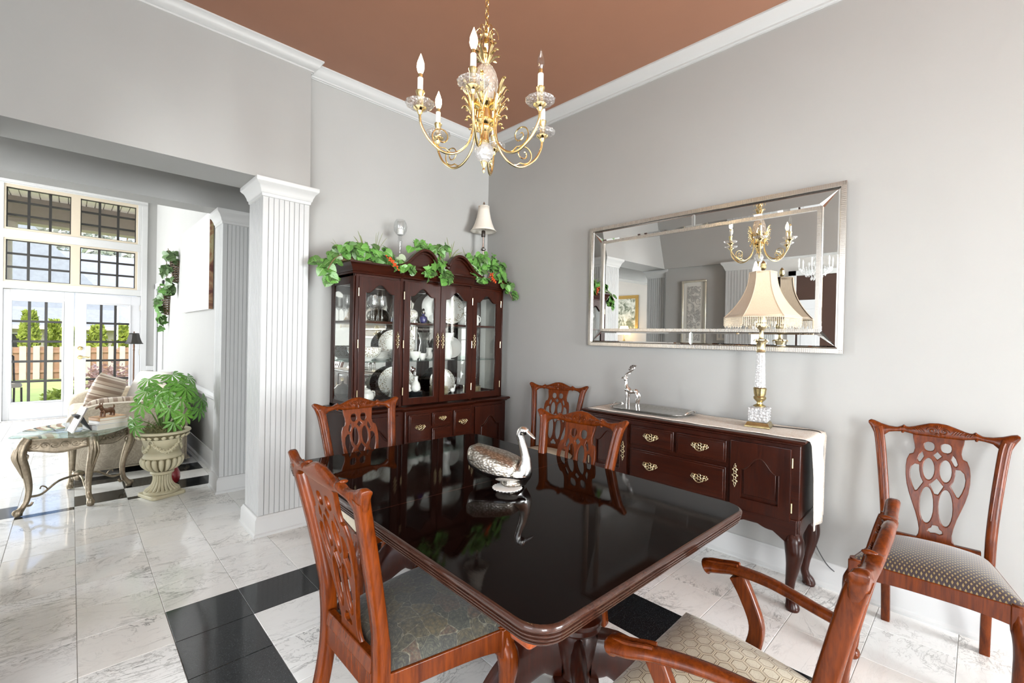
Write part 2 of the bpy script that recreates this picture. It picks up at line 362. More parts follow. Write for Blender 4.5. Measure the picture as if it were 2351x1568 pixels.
# ---------------------------------------------------------------- mesh helpers
class MB:
    def __init__(s): s.v = []; s.f = []
    def add(s, vs, fs, mat=None):
        b = len(s.v)
        s.v += [tuple((mat @ Vector(p)) if mat is not None else p) for p in vs]
        s.f += [tuple(b+i for i in f) for f in fs]
        return s
    def box(s, x0, x1, y0, y1, z0, z1, mat=None):
        return s.add([(x0,y0,z0),(x1,y0,z0),(x1,y1,z0),(x0,y1,z0),(x0,y0,z1),(x1,y0,z1),(x1,y1,z1),(x0,y1,z1)],
                     [(3,2,1,0),(4,5,6,7),(0,1,5,4),(1,2,6,5),(2,3,7,6),(3,0,4,7)], mat)
    def loft(s, rings, cap=True, closed=False, mat=None):
        n = len(rings[0]); vs = [p for r in rings for p in r]; fs = []
        m = len(rings)
        for i in range(m if closed else m-1):
            a, b = i*n, ((i+1) % m)*n
            for j in range(n):
                k = (j+1) % n
                fs.append((a+j, a+k, b+k, b+j))
        if cap and not closed:
            fs.append(tuple(range(n-1, -1, -1))); fs.append(tuple((m-1)*n+j for j in range(n)))
        return s.add(vs, fs, mat)
    def lathe(s, prof, seg=20, c=(0,0,0), mat=None, cap=True, ripple=None):
        rings = []
        for r, z in prof:
            ring = []
            for k in range(seg):
                a = 2*PI*k/seg; rr = max(r, 1e-4)
                if ripple: rr *= 1 + ripple[1]*math.cos(ripple[0]*a)
                ring.append((c[0]+rr*math.cos(a), c[1]+rr*math.sin(a), c[2]+z))
            rings.append(ring)
        return s.loft(rings, cap, mat=mat)
    def tube(s, path, rad, seg=8, cap=True, closed=False, flat=1.0, up=None, mat=None):
        P = [Vector(p) for p in path]; n = len(P)
        R = rad if isinstance(rad, (list, tuple)) else [rad]*n
        rings = []; nrm = None
        for i in range(n):
            if closed: t = P[(i+1) % n]-P[i-1]
            else: t = P[min(i+1, n-1)]-P[max(i-1, 0)]
            t = t.normalized() if t.length > 1e-9 else Vector((0,0,1))
            if up is not None:
                u = Vector(up); nrm = (u - t*u.dot(t)); nrm = nrm.normalized() if nrm.length > 1e-6 else t.orthogonal().normalized()
            elif nrm is None: nrm = t.orthogonal().normalized()
            else:
                nrm = nrm - t*nrm.dot(t); nrm = nrm.normalized() if nrm.length > 1e-6 else t.orthogonal().normalized()
            b = t.cross(nrm)
            r = R[i]; ru, rb = (r if isinstance(r, tuple) else (r*flat, r))
            rings.append([tuple(P[i]+nrm*ru*math.cos(2*PI*k/seg)+b*rb*math.sin(2*PI*k/seg)) for k in range(seg)])
        return s.loft(rings, cap, closed, mat)
    def rsweep(s, path, hw, hd, side=(0,1,0), mat=None, cham=.25):
        """rectangular (chamfered) section swept along path; hw along `side`, hd across"""
        P = [Vector(p) for p in path]; n = len(P); u = Vector(side); rings = []
        for i in range(n):
            t = (P[min(i+1, n-1)]-P[max(i-1, 0)]).normalized(); uu = (u-t*u.dot(t)).normalized(); b = t.cross(uu)
            a = hw[i] if isinstance(hw, (list, tuple)) else hw; d = hd[i] if isinstance(hd, (list, tuple)) else hd
            c = min(a, d)*cham
            rings.append([tuple(P[i]+uu*x+b*y) for x, y in ((a,d-c),(a-c,d),(-a+c,d),(-a,d-c),(-a,-d+c),(-a+c,-d),(a-c,-d),(a,-d+c))])
        return s.loft(rings, True, False, mat)
    def prism(s, poly, lo, hi, plane='xy', mat=None):
        f = {'xy': lambda a,b,c:(a,b,c), 'xz': lambda a,b,c:(a,c,b), 'yz': lambda a,b,c:(c,a,b)}[plane]
        n = len(poly); vs = [f(a,b,lo) for a,b in poly]+[f(a,b,hi) for a,b in poly]
        fs = [tuple(range(n-1,-1,-1)), tuple(range(n,2*n))]+[(i,(i+1)%n,n+(i+1)%n,n+i) for i in range(n)]
        return s.add(vs, fs, mat)
    def ell(s, c, r, seg=16, rings=10, mat=None):
        rr = []
        for i in range(rings+1):
            a = -PI/2+PI*i/rings; q = max(math.cos(a), .02)
            rr.append([(c[0]+r[0]*q*math.cos(2*PI*k/seg), c[1]+r[1]*q*math.sin(2*PI*k/seg), c[2]+r[2]*math.sin(a)) for k in range(seg)])
        return s.loft(rr, True, False, mat)
    def torus(s, c, R, r, seg=24, sec=8, axis='z', mat=None, arc=2*PI, start=0):
        def pt(a):
            x, y = R*math.cos(a), R*math.sin(a)
            return {'z': (c[0]+x, c[1]+y, c[2]), 'x': (c[0], c[1]+x, c[2]+y), 'y': (c[0]+x, c[1], c[2]+y)}[axis]
        full = abs(arc-2*PI) < 1e-6
        return s.tube([pt(start+arc*k/seg) for k in range(seg if full else seg+1)], r, sec, True, full, mat=mat)
    def grid(s, fn, nu, nv, mat=None, two=0):
        vs = [fn(i/nu, j/nv) for j in range(nv+1) for i in range(nu+1)]
        fs = [(j*(nu+1)+i, j*(nu+1)+i+1, (j+1)*(nu+1)+i+1, (j+1)*(nu+1)+i) for j in range(nv) for i in range(nu)]
        return s.add(vs, fs, mat)
    def mesh(s, name='m', angle=38, smooth=True):
        me = bpy.data.meshes.new(name); me.from_pydata(s.v, [], s.f); me.validate()
        bm = bmesh.new(); bm.from_mesh(me); bmesh.ops.recalc_face_normals(bm, faces=bm.faces); bm.to_mesh(me); bm.free()
        if smooth:
            me.polygons.foreach_set('use_smooth', [True]*len(me.polygons)); me.set_sharp_from_angle(angle=math.radians(angle))
        me.update(); return me
    def build(s, name, mat, parent=None, bevel=0, angle=38, smooth=True, loc=None, rotz=None):
        o = obj(name, s.mesh(name, angle, smooth), mat, parent)
        if bevel:
            b = o.modifiers.new('bevel', 'BEVEL'); b.width = bevel; b.segments = 2; b.limit_method = 'ANGLE'; b.angle_limit = math.radians(40)
        if loc: o.location = loc
        if rotz: o.rotation_euler.z = rotz
        return o
def obj(name, me, mat, parent=None):
    o = bpy.data.objects.new(name, me); COL.objects.link(o)
    if mat and not me.materials: me.materials.append(M[mat])
    if parent: o.parent = parent
    return o
def tag(o, label, cat, group=None, kind=None):
    if label: o['label'] = label
    if cat: o['category'] = cat
    if group: o['group'] = group
    if kind: o['kind'] = kind
    return o
def thing(name, label, cat, loc=(0,0,0), rotz=0, group=None):
    o = bpy.data.objects.new(name, None); COL.objects.link(o); o.empty_display_size = .1
    o.location = loc; o.rotation_euler = (0, 0, rotz)
    return tag(o, label, cat, group)
def struct(name, mb, mat, parent=None, bevel=0):
    o = mb.build(name, mat, parent, bevel)
    if not parent: o['kind'] = 'structure'
    return o
def dup(root, loc=None, rotz=None, label=None, group=None):
    r = root.copy(); COL.objects.link(r)
    if loc is not None: r.location = loc
    if rotz is not None: r.rotation_euler.z = rotz
    if label: r['label'] = label
    if group: r['group'] = group
    for ch in list(root.children):
        c = ch.copy(); COL.objects.link(c); c.parent = r
        for g in list(ch.children):
            d = g.copy(); COL.objects.link(d); d.parent = c
    return r
def B(x0,x1,y0,y1,z0,z1): return MB().box(x0,x1,y0,y1,z0,z1)
def smoothpath(pts, n=6):
    """Catmull-Rom through the points"""
    P = [Vector(p) for p in pts]; out = []
    for i in range(len(P)-1):
        p0 = P[max(i-1,0)]; p1 = P[i]; p2 = P[i+1]; p3 = P[min(i+2,len(P)-1)]
        for k in range(n):
            t = k/n
            out.append(0.5*((2*p1)+(p2-p0)*t+(2*p0-5*p1+4*p2-p3)*t*t+(3*p1-p0-3*p2+p3)*t**3))
    out.append(P[-1]); return out
def lerpkeys(keys, x):
    for (a, va), (b, vb) in zip(keys, keys[1:]):
        if x <= b:
            t = (x-a)/(b-a) if b > a else 0
            t = max(0, min(1, t)); return va+(vb-va)*t
    return keys[-1][1]
def curve2d(splines, extrude, bevel=0.0, res=1):
    """2-D filled outline with holes -> mesh in the xy plane, thickness along z"""
    cu = bpy.data.curves.new('c', 'CURVE'); cu.dimensions = '2D'; cu.fill_mode = 'BOTH'; cu.extrude = extrude; cu.bevel_depth = bevel; cu.bevel_resolution = res
    for pts in splines:
        sp = cu.splines.new('POLY'); sp.points.add(len(pts)-1); sp.use_cyclic_u = True
        for p, q in zip(sp.points, pts): p.co = (q[0], q[1], 0, 1)
    o = bpy.data.objects.new('c', cu); COL.objects.link(o)
    dg = bpy.context.evaluated_depsgraph_get(); dg.update()
    me = bpy.data.meshes.new_from_object(o.evaluated_get(dg))
    bpy.data.objects.remove(o); bpy.data.curves.remove(cu)
    me.polygons.foreach_set('use_smooth', [True]*len(me.polygons)); me.set_sharp_from_angle(angle=math.radians(40))
    return me

# ---------------------------------------------------------------- room shell
CEIL = 3.39; XR = 3.08; YB = 3.575; HB = 2.395; YH = 3.335
floor = struct('floor', B(-4.45, 3.2, -4.22, 9.78, -.12, -.004), 'grout')
GX = [.340+.31*k for k in range(-16, 10)]
GY = [2.732+.2985*k for k in range(-17, 7)]
yl = [4.745, 4.815]+[4.815+.286*k for k in range(1, 18)]
def tile_mesh(w, d):
    m = MB(); b = .0012
    m.loft([[(-w/2,-d/2,-.011),(w/2,-d/2,-.011),(w/2,d/2,-.011),(-w/2,d/2,-.011)], [(-w/2,-d/2,-b),(w/2,-d/2,-b),(w/2,d/2,-b),(-w/2,d/2,-b)],
            [(-w/2+b,-d/2+b,0),(w/2-b,-d/2+b,0),(w/2-b,d/2-b,0),(-w/2+b,d/2-b,0)]])
    return m.mesh('tile', smooth=False)
g = .0020
TM = {}
rest = MB(); n_tile = 0
rows = [(GY[k], GY[k+1], k-17) for k in range(len(GY)-1)]
rows = [r for r in rows if r[1] <= 4.7]+[(rows[-1][1], 4.745, 6)] if False else [r for r in rows if r[0] < 4.50]
rows[-1] = (rows[-1][0], 4.745, rows[-1][2])
rows += [(yl[k], yl[k+1], 100+k) for k in range(len(yl)-1)]
for (y0, y1, j) in rows:
    if y0 > 9.69: continue
    y1 = min(y1, 9.72)
    for i in range(len(GX)-1):
        x0, x1 = GX[i], min(GX[i+1], 3.07); ii = i-16
        if y0 > 4.4 and x0 > 1.0: continue
        black = False
        if j < 100:
            black = (ii == 0 and j <= -1) or (j == -1 and 0 <= ii <= 5) or (ii == 5 and j <= -1)
        elif j == 100: black = ii % 2 == 0
        elif j == 101: black = ii % 2 == 1
        else: black = (-1 <= ii <= 1) and (ii+j) % 2 == 0 and j < 112
        if y0 > 4.4: x1 = min(x1, 1.03)
        inview = x1 > -.085*y0-.05 and x0+y0 > 1.55 and x0 < 3.05 and not (y0 > 3.75 and x0 > 1.0)
        if not inview:
            if not black or y0 < -.5: rest.box(x0+g/2, x1-g/2, y0+g/2, y1-g/2, -.011, 0); continue
        key = (round(x1-x0, 3), round(y1-y0, 3), black)
        if key not in TM:
            TM[key] = tile_mesh(x1-x0-g, y1-y0-g); TM[key].materials.append(M['black_granite' if black else 'marble'])
        o = bpy.data.objects.new('tile', TM[key]); COL.objects.link(o); o.parent = floor; o.location = ((x0+x1)/2, (y0+y1)/2, 0); n_tile += 1
r_ = rest.build('tile_field', 'marble', floor, smooth=False); r_['kind'] = 'stuff'

struct('wall_right', B(XR, 3.2, -4.22, 4.75, 0, 4.3), 'wall_paint')
struct('wall_back', B(1.0, XR, YB, 3.70, 0, CEIL+.05), 'wall_paint')
YU = 3.51            # the header leans back a little towards the ceiling
hd = struct('wall_header', MB().loft([[(-4.45, YH, HB), (1.207, YH, HB), (1.207, 3.70, HB), (-4.45, 3.70, HB)], [(-4.45, YU, CEIL), (1.262, YU, CEIL), (1.262, 3.70, CEIL), (-4.45, 3.70, CEIL)]]), 'wall_paint')
struct('ceiling', B(-.40, XR, -4.22, YB, CEIL, CEIL+.06), 'ceiling_paint')
struct('ceiling_foyer', B(-4.45, -.40, -4.22, 3.4, CEIL, CEIL+.06), 'white_ceiling')
struct('ceiling_hall', B(-4.45, XR, 3.70, 4.47, 2.80, 2.86), 'white_ceiling')
struct('wall_header_living', B(-4.45, 1.20, 4.47, 4.71, HB, 4.3), 'wall_paint')
struct('wall_hall', B(1.06, XR, 4.71, 4.83, 0, 4.3), 'wall_paint')
struct('ceiling_living', B(-4.45, 1.14, 4.71, 9.8, 4.2, 4.26), 'white_ceiling')
# left wall of the dining room (seen in the mirror) and its beam
struct('wall_left', B(-.46, -.34, 2.43, YH, 0, HB), 'wall_paint')
struct('wall_left_beam', B(-.50, -.30, -4.22, YU+.1, HB, CEIL), 'wall_paint')
# south wall with its window opening and one made for the front fill lamp
sw = MB().box(-4.45, -3.70, -4.34, -4.22, 0, CEIL).box(-1.60, 1.15, -4.34, -4.22, 0, CEIL).box(-3.70, -1.60, -4.34, -4.22, 0, .4).box(-3.70, -1.60, -4.34, -4.22, 3.0, CEIL).box(3.0, 3.2, -4.34, -4.22, 0, CEIL).box(1.15, 3.0, -4.34, -4.22, 0, .5).box(1.15, 3.0, -4.34, -4.22, 2.7, CEIL)
struct('wall_south', sw, 'foyer_paint')
ww = MB().box(-4.57, -4.45, -4.22, -1.15, 0, 4.3).box(-4.57, -4.45, 1.55, 7.30, 0, 4.3).box(-4.57, -4.45, -1.15, 1.55, 0, .6).box(-4.57, -4.45, -1.15, 1.55, 3.3, 4.3)  # openings made for the added foyer and living fill lamps
ww.box(-4.57, -4.45, 9.45, 9.8, 0, 4.3).box(-4.57, -4.45, 7.30, 9.45, 0, .6).box(-4.57, -4.45, 7.30, 9.45, 3.6, 4.3)
struct('wall_west', ww, 'foyer_paint')
# living room right wall with the door beside the garden wall
lw_ = MB().box(1.02, 1.14, 4.71, 8.86, 0, 4.3).box(1.02, 1.14, 9.66, 9.8, 0, 4.3).box(1.02, 1.14, 8.86, 9.66, 2.06, 4.3)
struct('wall_living_right', lw_, 'wall_paint')
# far garden wall
YW = 9.72
fw = MB().box(-4.45, -.80, YW, YW+.14, 0, 4.3).box(.84, 1.14, YW, YW+.14, 0, 4.3).box(-.80, .84, YW, YW+.14, 3.46, 4.3)
struct('wall_garden', fw, 'wall_paint')

# window units --------------------------------------------------------
def muntins(parent, x0, x1, z0, z1, nc, nr, y, w=.030, mat='muntin'):
    cw, rh = (x1-x0)/nc, (z1-z0)/nr
    for k in range(1, nc): B(x0+k*cw-w/2, x0+k*cw+w/2, y-.012, y+.012, z0, z1).build('muntin', mat, parent)
    for k in range(1, nr): B(x0, x1, y-.011, y+.011, z0+k*rh-w/2, z0+k*rh+w/2).build('muntin', mat, parent)
    pm = MB().box(-cw/2+w/2, cw/2-w/2, -.002, .002, -rh/2+w/2, rh/2-w/2).mesh('pane', smooth=False)
    for a in range(nc):
        for b in range(nr):
            o = obj('pane', pm, 'pane', parent); o.location = (x0+(a+.5)*cw, y, z0+(b+.5)*rh)
def win_unit(name, x0, x1, z0, z1, ox0, ox1, oz0, oz1, fmat, nc=3, nr=3, inner='muntin'):
    f = MB().box(ox0, x0, YW-.005, YW+.10, oz0, oz1).box(x1, ox1, YW-.005, YW+.10, oz0, oz1).box(x0, x1, YW-.005, YW+.10, oz0, z0).box(x0, x1, YW-.005, YW+.10, z1, oz1)
    o = struct(name, f, fmat)
    muntins(o, x0, x1, z0, z1, nc, nr, YW+.05)
    fr = MB().box(x0, x0+.012, YW+.03, YW+.07, z0, z1).box(x1-.012, x1, YW+.03, YW+.07, z0, z1).box(x0, x1, YW+.03, YW+.07, z1-.010, z1).box(x0, x1, YW+.03, YW+.07, z0, z0+.010)
    fr.build('sash', inner, o)
    return o
simple('sash_tan', (.60, .52, .40), .5)
win_unit('window_1', -.685, -.02, 2.80, 3.375, -.705, .033, 2.77, 3.42, 'sash_tan')
win_unit('window_2', .085, .750, 2.80, 3.375, .033, .775, 2.77, 3.42, 'sash_tan')
win_unit('window_3', -.685, -.02, 2.045, 2.625, -.705, .033, 2.02, 2.65, 'sash_tan')
win_unit('window_4', .085, .745, 2.045, 2.625, .033, .775, 2.02, 2.65, 'sash_tan')
tr = MB()
for z0, z1 in ((1.925, 2.02), (2.65, 2.77), (3.42, 3.47)): tr.box(-.80, .84, YW-.015, YW+.10, z0, z1)
tr.box(-.80, -.705, YW-.012, YW+.10, 0, 3.46).box(.822, .90, YW-.02, YW+.10, 0, 3.50).box(.775, .822, YW-.012, YW+.10, 1.92, 3.46)
struct('trim_1', tr, 'white_trim', bevel=.004)
struct('trim_2', MB().box(-.82, .90, YW-.045, YW, 3.44, 3.50), 'white_trim', bevel=.006)
def french(name, x0, x1, gx0, gx1):
    y0, y1 = YW+.02, YW+.065
    f = MB().box(x0, gx0-.02, y0, y1, .012, 1.915).box(gx1+.02, x1, y0, y1, .012, 1.915).box(gx0-.02, gx1+.02, y0, y1, .012, .275-.02).box(gx0-.02, gx1+.02, y0, y1, 1.75+.02, 1.915)
    o = struct(name, f, 'door_paint', bevel=.003)
    mo = MB()
    for a in (gx0-.02, gx1): mo.box(a, a+.02, y0-.008, y1, .255, 1.77)
    for a in (.255, 1.75): mo.box(gx0, gx1, y0-.008, y1, a, a+.02)
    mo.build('glazing_bead', 'door_paint', o, .003)
    muntins(o, gx0, gx1, .275, 1.75, 3, 5, YW+.045, .032)
    return o
dl = french('door_1', -.705, .028, -.618, -.103)
dr = french('door_2', .038, .818, .167, .681)
for z in (.25, .95, 1.68): MB().lathe([(.008, 0), (.008, .09)], 8, (.815, YW+.015, z)).build('hinge', 'hinge_steel', dr)
k = MB().lathe([(.0, 0), (.03, .002), (.032, .008), (.014, .014), (.012, .03), (.0, .032)], 14, mat=Matrix.Translation((.10, YW+.02, 1.06)) @ Matrix.Rotation(PI/2, 4, 'X'))
k.build('deadbolt', 'brass', dr)
k = MB().lathe([(.0, 0), (.03, .002), (.032, .008), (.012, .014), (.011, .05), (.0, .052)], 14, mat=Matrix.Translation((.10, YW+.02, .92)) @ Matrix.Rotation(PI/2, 4, 'X'))
k.tube(smoothpath([(.10, YW-.03, .92), (.15, YW-.032, .925), (.19, YW-.032, .918), (.215, YW-.028, .925)], 4), [.009]*9+[.007]*4, 8)
k.build('lever_handle', 'brass', dr)
struct('trim_3', MB().box(-.72, .83, YW-.01, YW+.12, 0, .014), 'champagne')
# door in the living room's right wall
d3 = struct('door_3', MB().box(1.045, 1.085, 8.87, 9.65, .01, 2.05), 'door_paint', bevel=.003)
for z0, z1 in ((.15, .85), (1.0, 1.95)):
    for a in (8.96, 9.30): MB().box(1.038, 1.046, a, a+.26, z0, z1).build('panel', 'door_paint', d3, .006)
struct('trim_4', MB().box(1.0, 1.03, 8.76, 8.87, 0, 2.14).box(1.0, 1.03, 9.65, 9.72, 0, 2.14).box(1.0, 1.03, 8.76, 9.72, 2.05, 2.14), 'white_trim', bevel=.004)
# south window with blinds, then foyer and living windows added for the fill lamps
def frame_win(name, axis, c, a0, a1, z0, z1, nm, rows, w=.05, mat='white_trim'):
    def bx(p, q, r, s, dd=.05):
        return (p, q, c-dd, c+dd, r, s) if axis == 'x' else (c-dd, c+dd, p, q, r, s)
    m = MB()
    for v in ((a0, a0+w, z0, z1), (a1-w, a1, z0, z1), (a0, a1, z0, z0+w), (a0, a1, z1-w, z1)): m.box(*bx(*v))
    o = struct(name, m, mat)
    for k in range(1, nm): x = a0+(a1-a0)*k/nm; MB().box(*bx(x-.03, x+.03, z0, z1)).build('mullion', mat, o)
    for k in range(1, rows): z = z0+(z1-z0)*k/rows; MB().box(*bx(a0, a1, z-.012, z+.012, .02)).build('muntin', mat, o)
    return o
w5 = frame_win('window_5', 'x', -4.24, 1.15, 3.0, .5, 2.7, 2, 1)
sl = MB().box(1.22, 2.93, -.012, .012, -.002, .002, Matrix.Rotation(.12, 4, 'X')).mesh('slat', smooth=False)
for k in range(26):
    o = obj('slat', sl, 'white_trim', w5); o.location = (0, -4.16, .57+k*.08)
frame_win('added_window_8', 'x', -4.24, -3.70, -1.60, .4, 3.0, 2, 3)  # this and the next two: unseen windows added around fill lamps
frame_win('added_window_6', 'y', -4.46, -1.15, 1.55, .6, 3.3, 2, 3)
frame_win('added_window_7', 'y', -4.46, 7.30, 9.45, .6, 3.6, 2, 3)

# mouldings -------------------------------------------------------------
def crown_poly(p, h): return [(0, 0), (p, 0), (p, -.12*h), (.86*p, -.18*h), (.72*p, -.42*h), (.42*p, -.72*h), (.25*p, -.78*h), (.25*p, -.9*h), (.1*p, -.94*h), (.1*p, -h), (0, -h)]
def crown_along(poly, fn0, fn1):
    return MB().loft([[fn0(a, b) for a, b in poly], [fn1(a, b) for a, b in poly]])
cp = crown_poly(.070, .092)
struct('trim_5', crown_along(cp, lambda a, b: (XR-a, -4.22, CEIL+b), lambda a, b: (XR-a, YB-a, CEIL+b)), 'white_trim')
struct('trim_6', crown_along(cp, lambda a, b: (1.262, YB-a, CEIL+b), lambda a, b: (XR-a, YB-a, CEIL+b)), 'white_trim')
hc = MB().loft([[(-.30, YU-a, CEIL+b) for a, b in cp], [(1.262+a, YU-a, CEIL+b) for a, b in cp], [(1.262+a, YB, CEIL+b) for a, b in cp]])
struct('trim_7', hc, 'white_trim')
struct('trim_8', crown_along(cp, lambda a, b: (-.30+a, -4.22, CEIL+b), lambda a, b: (-.30+a, YU-a, CEIL+b)), 'white_trim')
bp = [(0, 0), (.028, 0), (.028, .012), (.018, .024), (.016, .03), (.016, .115), (.010, .125), (.006, .138), (0, .14)]
struct('baseboard_right', MB().loft([[(XR-a, -4.22, b) for a, b in bp], [(XR-a, YB, b) for a, b in bp]]), 'white_trim')
struct('baseboard_back', MB().loft([[(1.2, YB-a, b) for a, b in bp], [(XR, YB-a, b) for a, b in bp]]), 'white_trim')
struct('baseboard_living', MB().loft([[(1.02-a, 4.71, b*1.25) for a, b in bp], [(1.02-a, 8.76, b*1.25) for a, b in bp]]), 'white_trim')
struct('baseboard_garden', MB().box(.90, 1.02, YW-.016, YW, 0, .16).box(-4.45, -.82, YW-.016, YW, 0, .16), 'white_trim', bevel=.004)
rp_ = [(0, 0), (.012, 0), (.03, .02), (.03, .045), (.018, .055), (.012, .07), (0, .075)]
struct('trim_9', MB().loft([[(1.02-a, 4.71, .69+b) for a, b in rp_], [(1.02-a, 8.76, .69+b) for a, b in rp_]]), 'white_trim')
struct('trim_10', MB().box(.90, 1.02, YW-.025, YW, .69, .765), 'white_trim', bevel=.006)

# columns ----------------------------------------------------------------
def sq(x0, x1, y0, y1, off, z): return [(x0-off, y0-off, z), (x1+off, y0-off, z), (x1+off, y1+off, z), (x0-off, y1+off, z)]
def column(label, x0, x1, y0, y1, zt=HB):
    c = thing('column', label, 'column', ((x0+x1)/2, (y0+y1)/2, 0), 0, 'white fluted square columns')
    hx, hy = (x1-x0)/2, (y1-y0)/2
    a = (-hx, hx, -hy, hy); i = .008
    MB().box(-hx+i, hx-i, -hy+i, hy-i, .05, zt).build('shaft', 'white_board', c)
    cb = .036
    for sx in (-1, 1):
        for sy in (-1, 1):
            X = sx*(hx-cb/2); Y = sy*(hy-cb/2)
            MB().box(X-cb/2, X+cb/2, Y-cb/2, Y+cb/2, .10, zt-.08).build('corner_board', 'white_board', c, .003)
    n = 7
    for ax, hw, hd_ in (('y', hx, hy), ('x', hy, hx)):
        w = (2*hw-2*cb)/n
        pm = (MB().box(-w/2+.0022, w/2-.0022, -.0035, .0035, .10, zt-.08) if ax == 'y' else MB().box(-.0035, .0035, -w/2+.0022, w/2-.0022, .10, zt-.08)).mesh('bead_board', smooth=False)
        for s_ in (-1, 1):
            for k in range(n):
                o = obj('bead_board', pm, 'white_board', c); t_ = -hw+cb+(k+.5)*w
                o.location = (t_, s_*(hd_-.0040), 0) if ax == 'y' else (s_*(hd_-.0040), t_, 0)
                m_ = None
    MB().loft([sq(*a, .030, 0), sq(*a, .030, .016), sq(*a, .022, .024), sq(*a, .020, .11), sq(*a, .012, .120), sq(*a, .008, .132), sq(*a, -.004, .136)]).build('plinth', 'white_trim', c)
    MB().loft([sq(*a, -.002, zt-.118), sq(*a, .006, zt-.112), sq(*a, .008, zt-.095), sq(*a, .014, zt-.09), sq(*a, .018, zt-.072), sq(*a, .030, zt-.045), sq(*a, .044, zt-.03), sq(*a, .050, zt-.022), sq(*a, .050, zt)]).build('capital', 'white_trim', c)
    return c
column('white fluted column nearest the camera, left of the china cabinet', .908, 1.210, 3.350, 3.665)
column('white fluted column farther back, beside the potted plant', .908, 1.190, 4.462, 4.718)
column('white fluted column reflected at the left of the mirror, beside the grey wall', -.68, -.38, 3.35, 3.665)
column('white fluted column reflected behind the lamp in the wall mirror', -.58, -.26, 2.09, 2.43)
column('white fluted column reflected at the far right of the mirror', -3.15, -2.85, 2.55, 2.85)
# ---------------------------------------------------------------- dining table
TZ = .765
tb = thing('dining_table', 'large dark mahogany pedestal dining table with glossy black-brown top', 'table', (1.262, 1.413, 0), math.radians(-1.2))
def rrect(hx, hy, r, n=8):
    pts = []
    for sx, sy, a0 in ((1, 1, 0), (-1, 1, PI/2), (-1, -1, PI), (1, -1, 3*PI/2)):
        for k in range(n+1):
            a = a0+PI/2*k/n; pts.append((sx*(hx-r)+r*math.cos(a), sy*(hy-r)+r*math.sin(a)))
    return pts
HX, HY = .556, .818
def ring(off, z, r=.075): return [(x, y, z) for x, y in rrect(HX-off, HY-off, r-off*.6)]
# the top is three boards: two ends and the leaf between them share one reeded edge
e = MB()
prof = [(.030, TZ-.050), (.014, TZ-.050), (.010, TZ-.046), (.010, TZ-.043), (.0135, TZ-.0415), (.0095, TZ-.0395), (.006, TZ-.036), (.006, TZ-.0325), (.0105, TZ-.0305), (.006, TZ-.0285), (.002, TZ-.025), (.002, TZ-.0215), (.0065, TZ-.0195), (.0025, TZ-.0175), (.0, TZ-.013), (.0, TZ-.008), (.0015, TZ-.004), (.005, TZ-.001), (.010, TZ-.0004)]
rings = [ring(o_, z_) for o_, z_ in prof]
e.loft(rings, cap=False); e.build('reeded_edge', 'table_edge_wood', tb, angle=60)
SEAM = (-.02, 0)
def top_board(y0, y1):
    pts = rrect(HX-.009, HY-.009, .070)
    out = []
    # clip polygon to y0..y1
    def clip(pts, lim, keep_ge):
        res = []
        for i in range(len(pts)):
            p, q = pts[i], pts[(i+1) % len(pts)]
            ip = (p[1] >= lim) == keep_ge or p[1] == lim; iq = (q[1] >= lim) == keep_ge or q[1] == lim
            if ip: res.append(p)
            if ip != iq:
                t_ = (lim-p[1])/(q[1]-p[1]); res.append((p[0]+(q[0]-p[0])*t_, lim))
        return res
    pts = clip(pts, y0, True) if y0 is not None else pts
    pts = clip(pts, y1, False) if y1 is not None else pts
    return MB().prism(pts, TZ-.03, TZ)
top_board(None, .0145).build('tabletop', 'table_top_wood', tb)
top_board(.0155, None).build('tabletop', 'table_top_wood', tb)
MB().box(-HX+.012, HX-.012, .0143, .0157, TZ-.02, TZ-.0001).build('leaf_seam', 'table_orange', tb)
MB().box(-.47, .47, -.72, -.695, TZ-.10, TZ-.03).box(-.47, .47, .695, .72, TZ-.10, TZ-.03).box(-.47, -.445, -.70, .70, TZ-.10, TZ-.03).box(.445, .47, -.70, .70, TZ-.10, TZ-.03).build('apron', 'table_edge_wood', tb, .004)
for sx in (-1, 1):
    for sy in (-1, 1):
        MB().prism([(sx*.50, sy*.73), (sx*.50, sy*.66), (sx*.43, sy*.66), (sx*.43, sy*.73)], TZ-.105, TZ-.046).build('corner_block', 'table_orange', tb, .01)
def claw(m, c, r=.034, d=(1, 0)):
    m.ell((c[0], c[1], r*.95), (r, r, r*.95), 14, 10)
    dx, dy = d; 
    for a in (-.75, 0, .75):
        ux, uy = dx*math.cos(a)-dy*math.sin(a), dx*math.sin(a)+dy*math.cos(a)
        m.tube(smoothpath([(c[0]-ux*.2*r, c[1]-uy*.2*r, r*2.5), (c[0]+ux*.75*r, c[1]+uy*.75*r, r*1.85), (c[0]+ux*1.12*r, c[1]+uy*1.12*r, r*1.0), (c[0]+ux*.85*r, c[1]+uy*.85*r, r*.25)], 4), [.009]*5+[.008]*4+[.006]*4, 7)
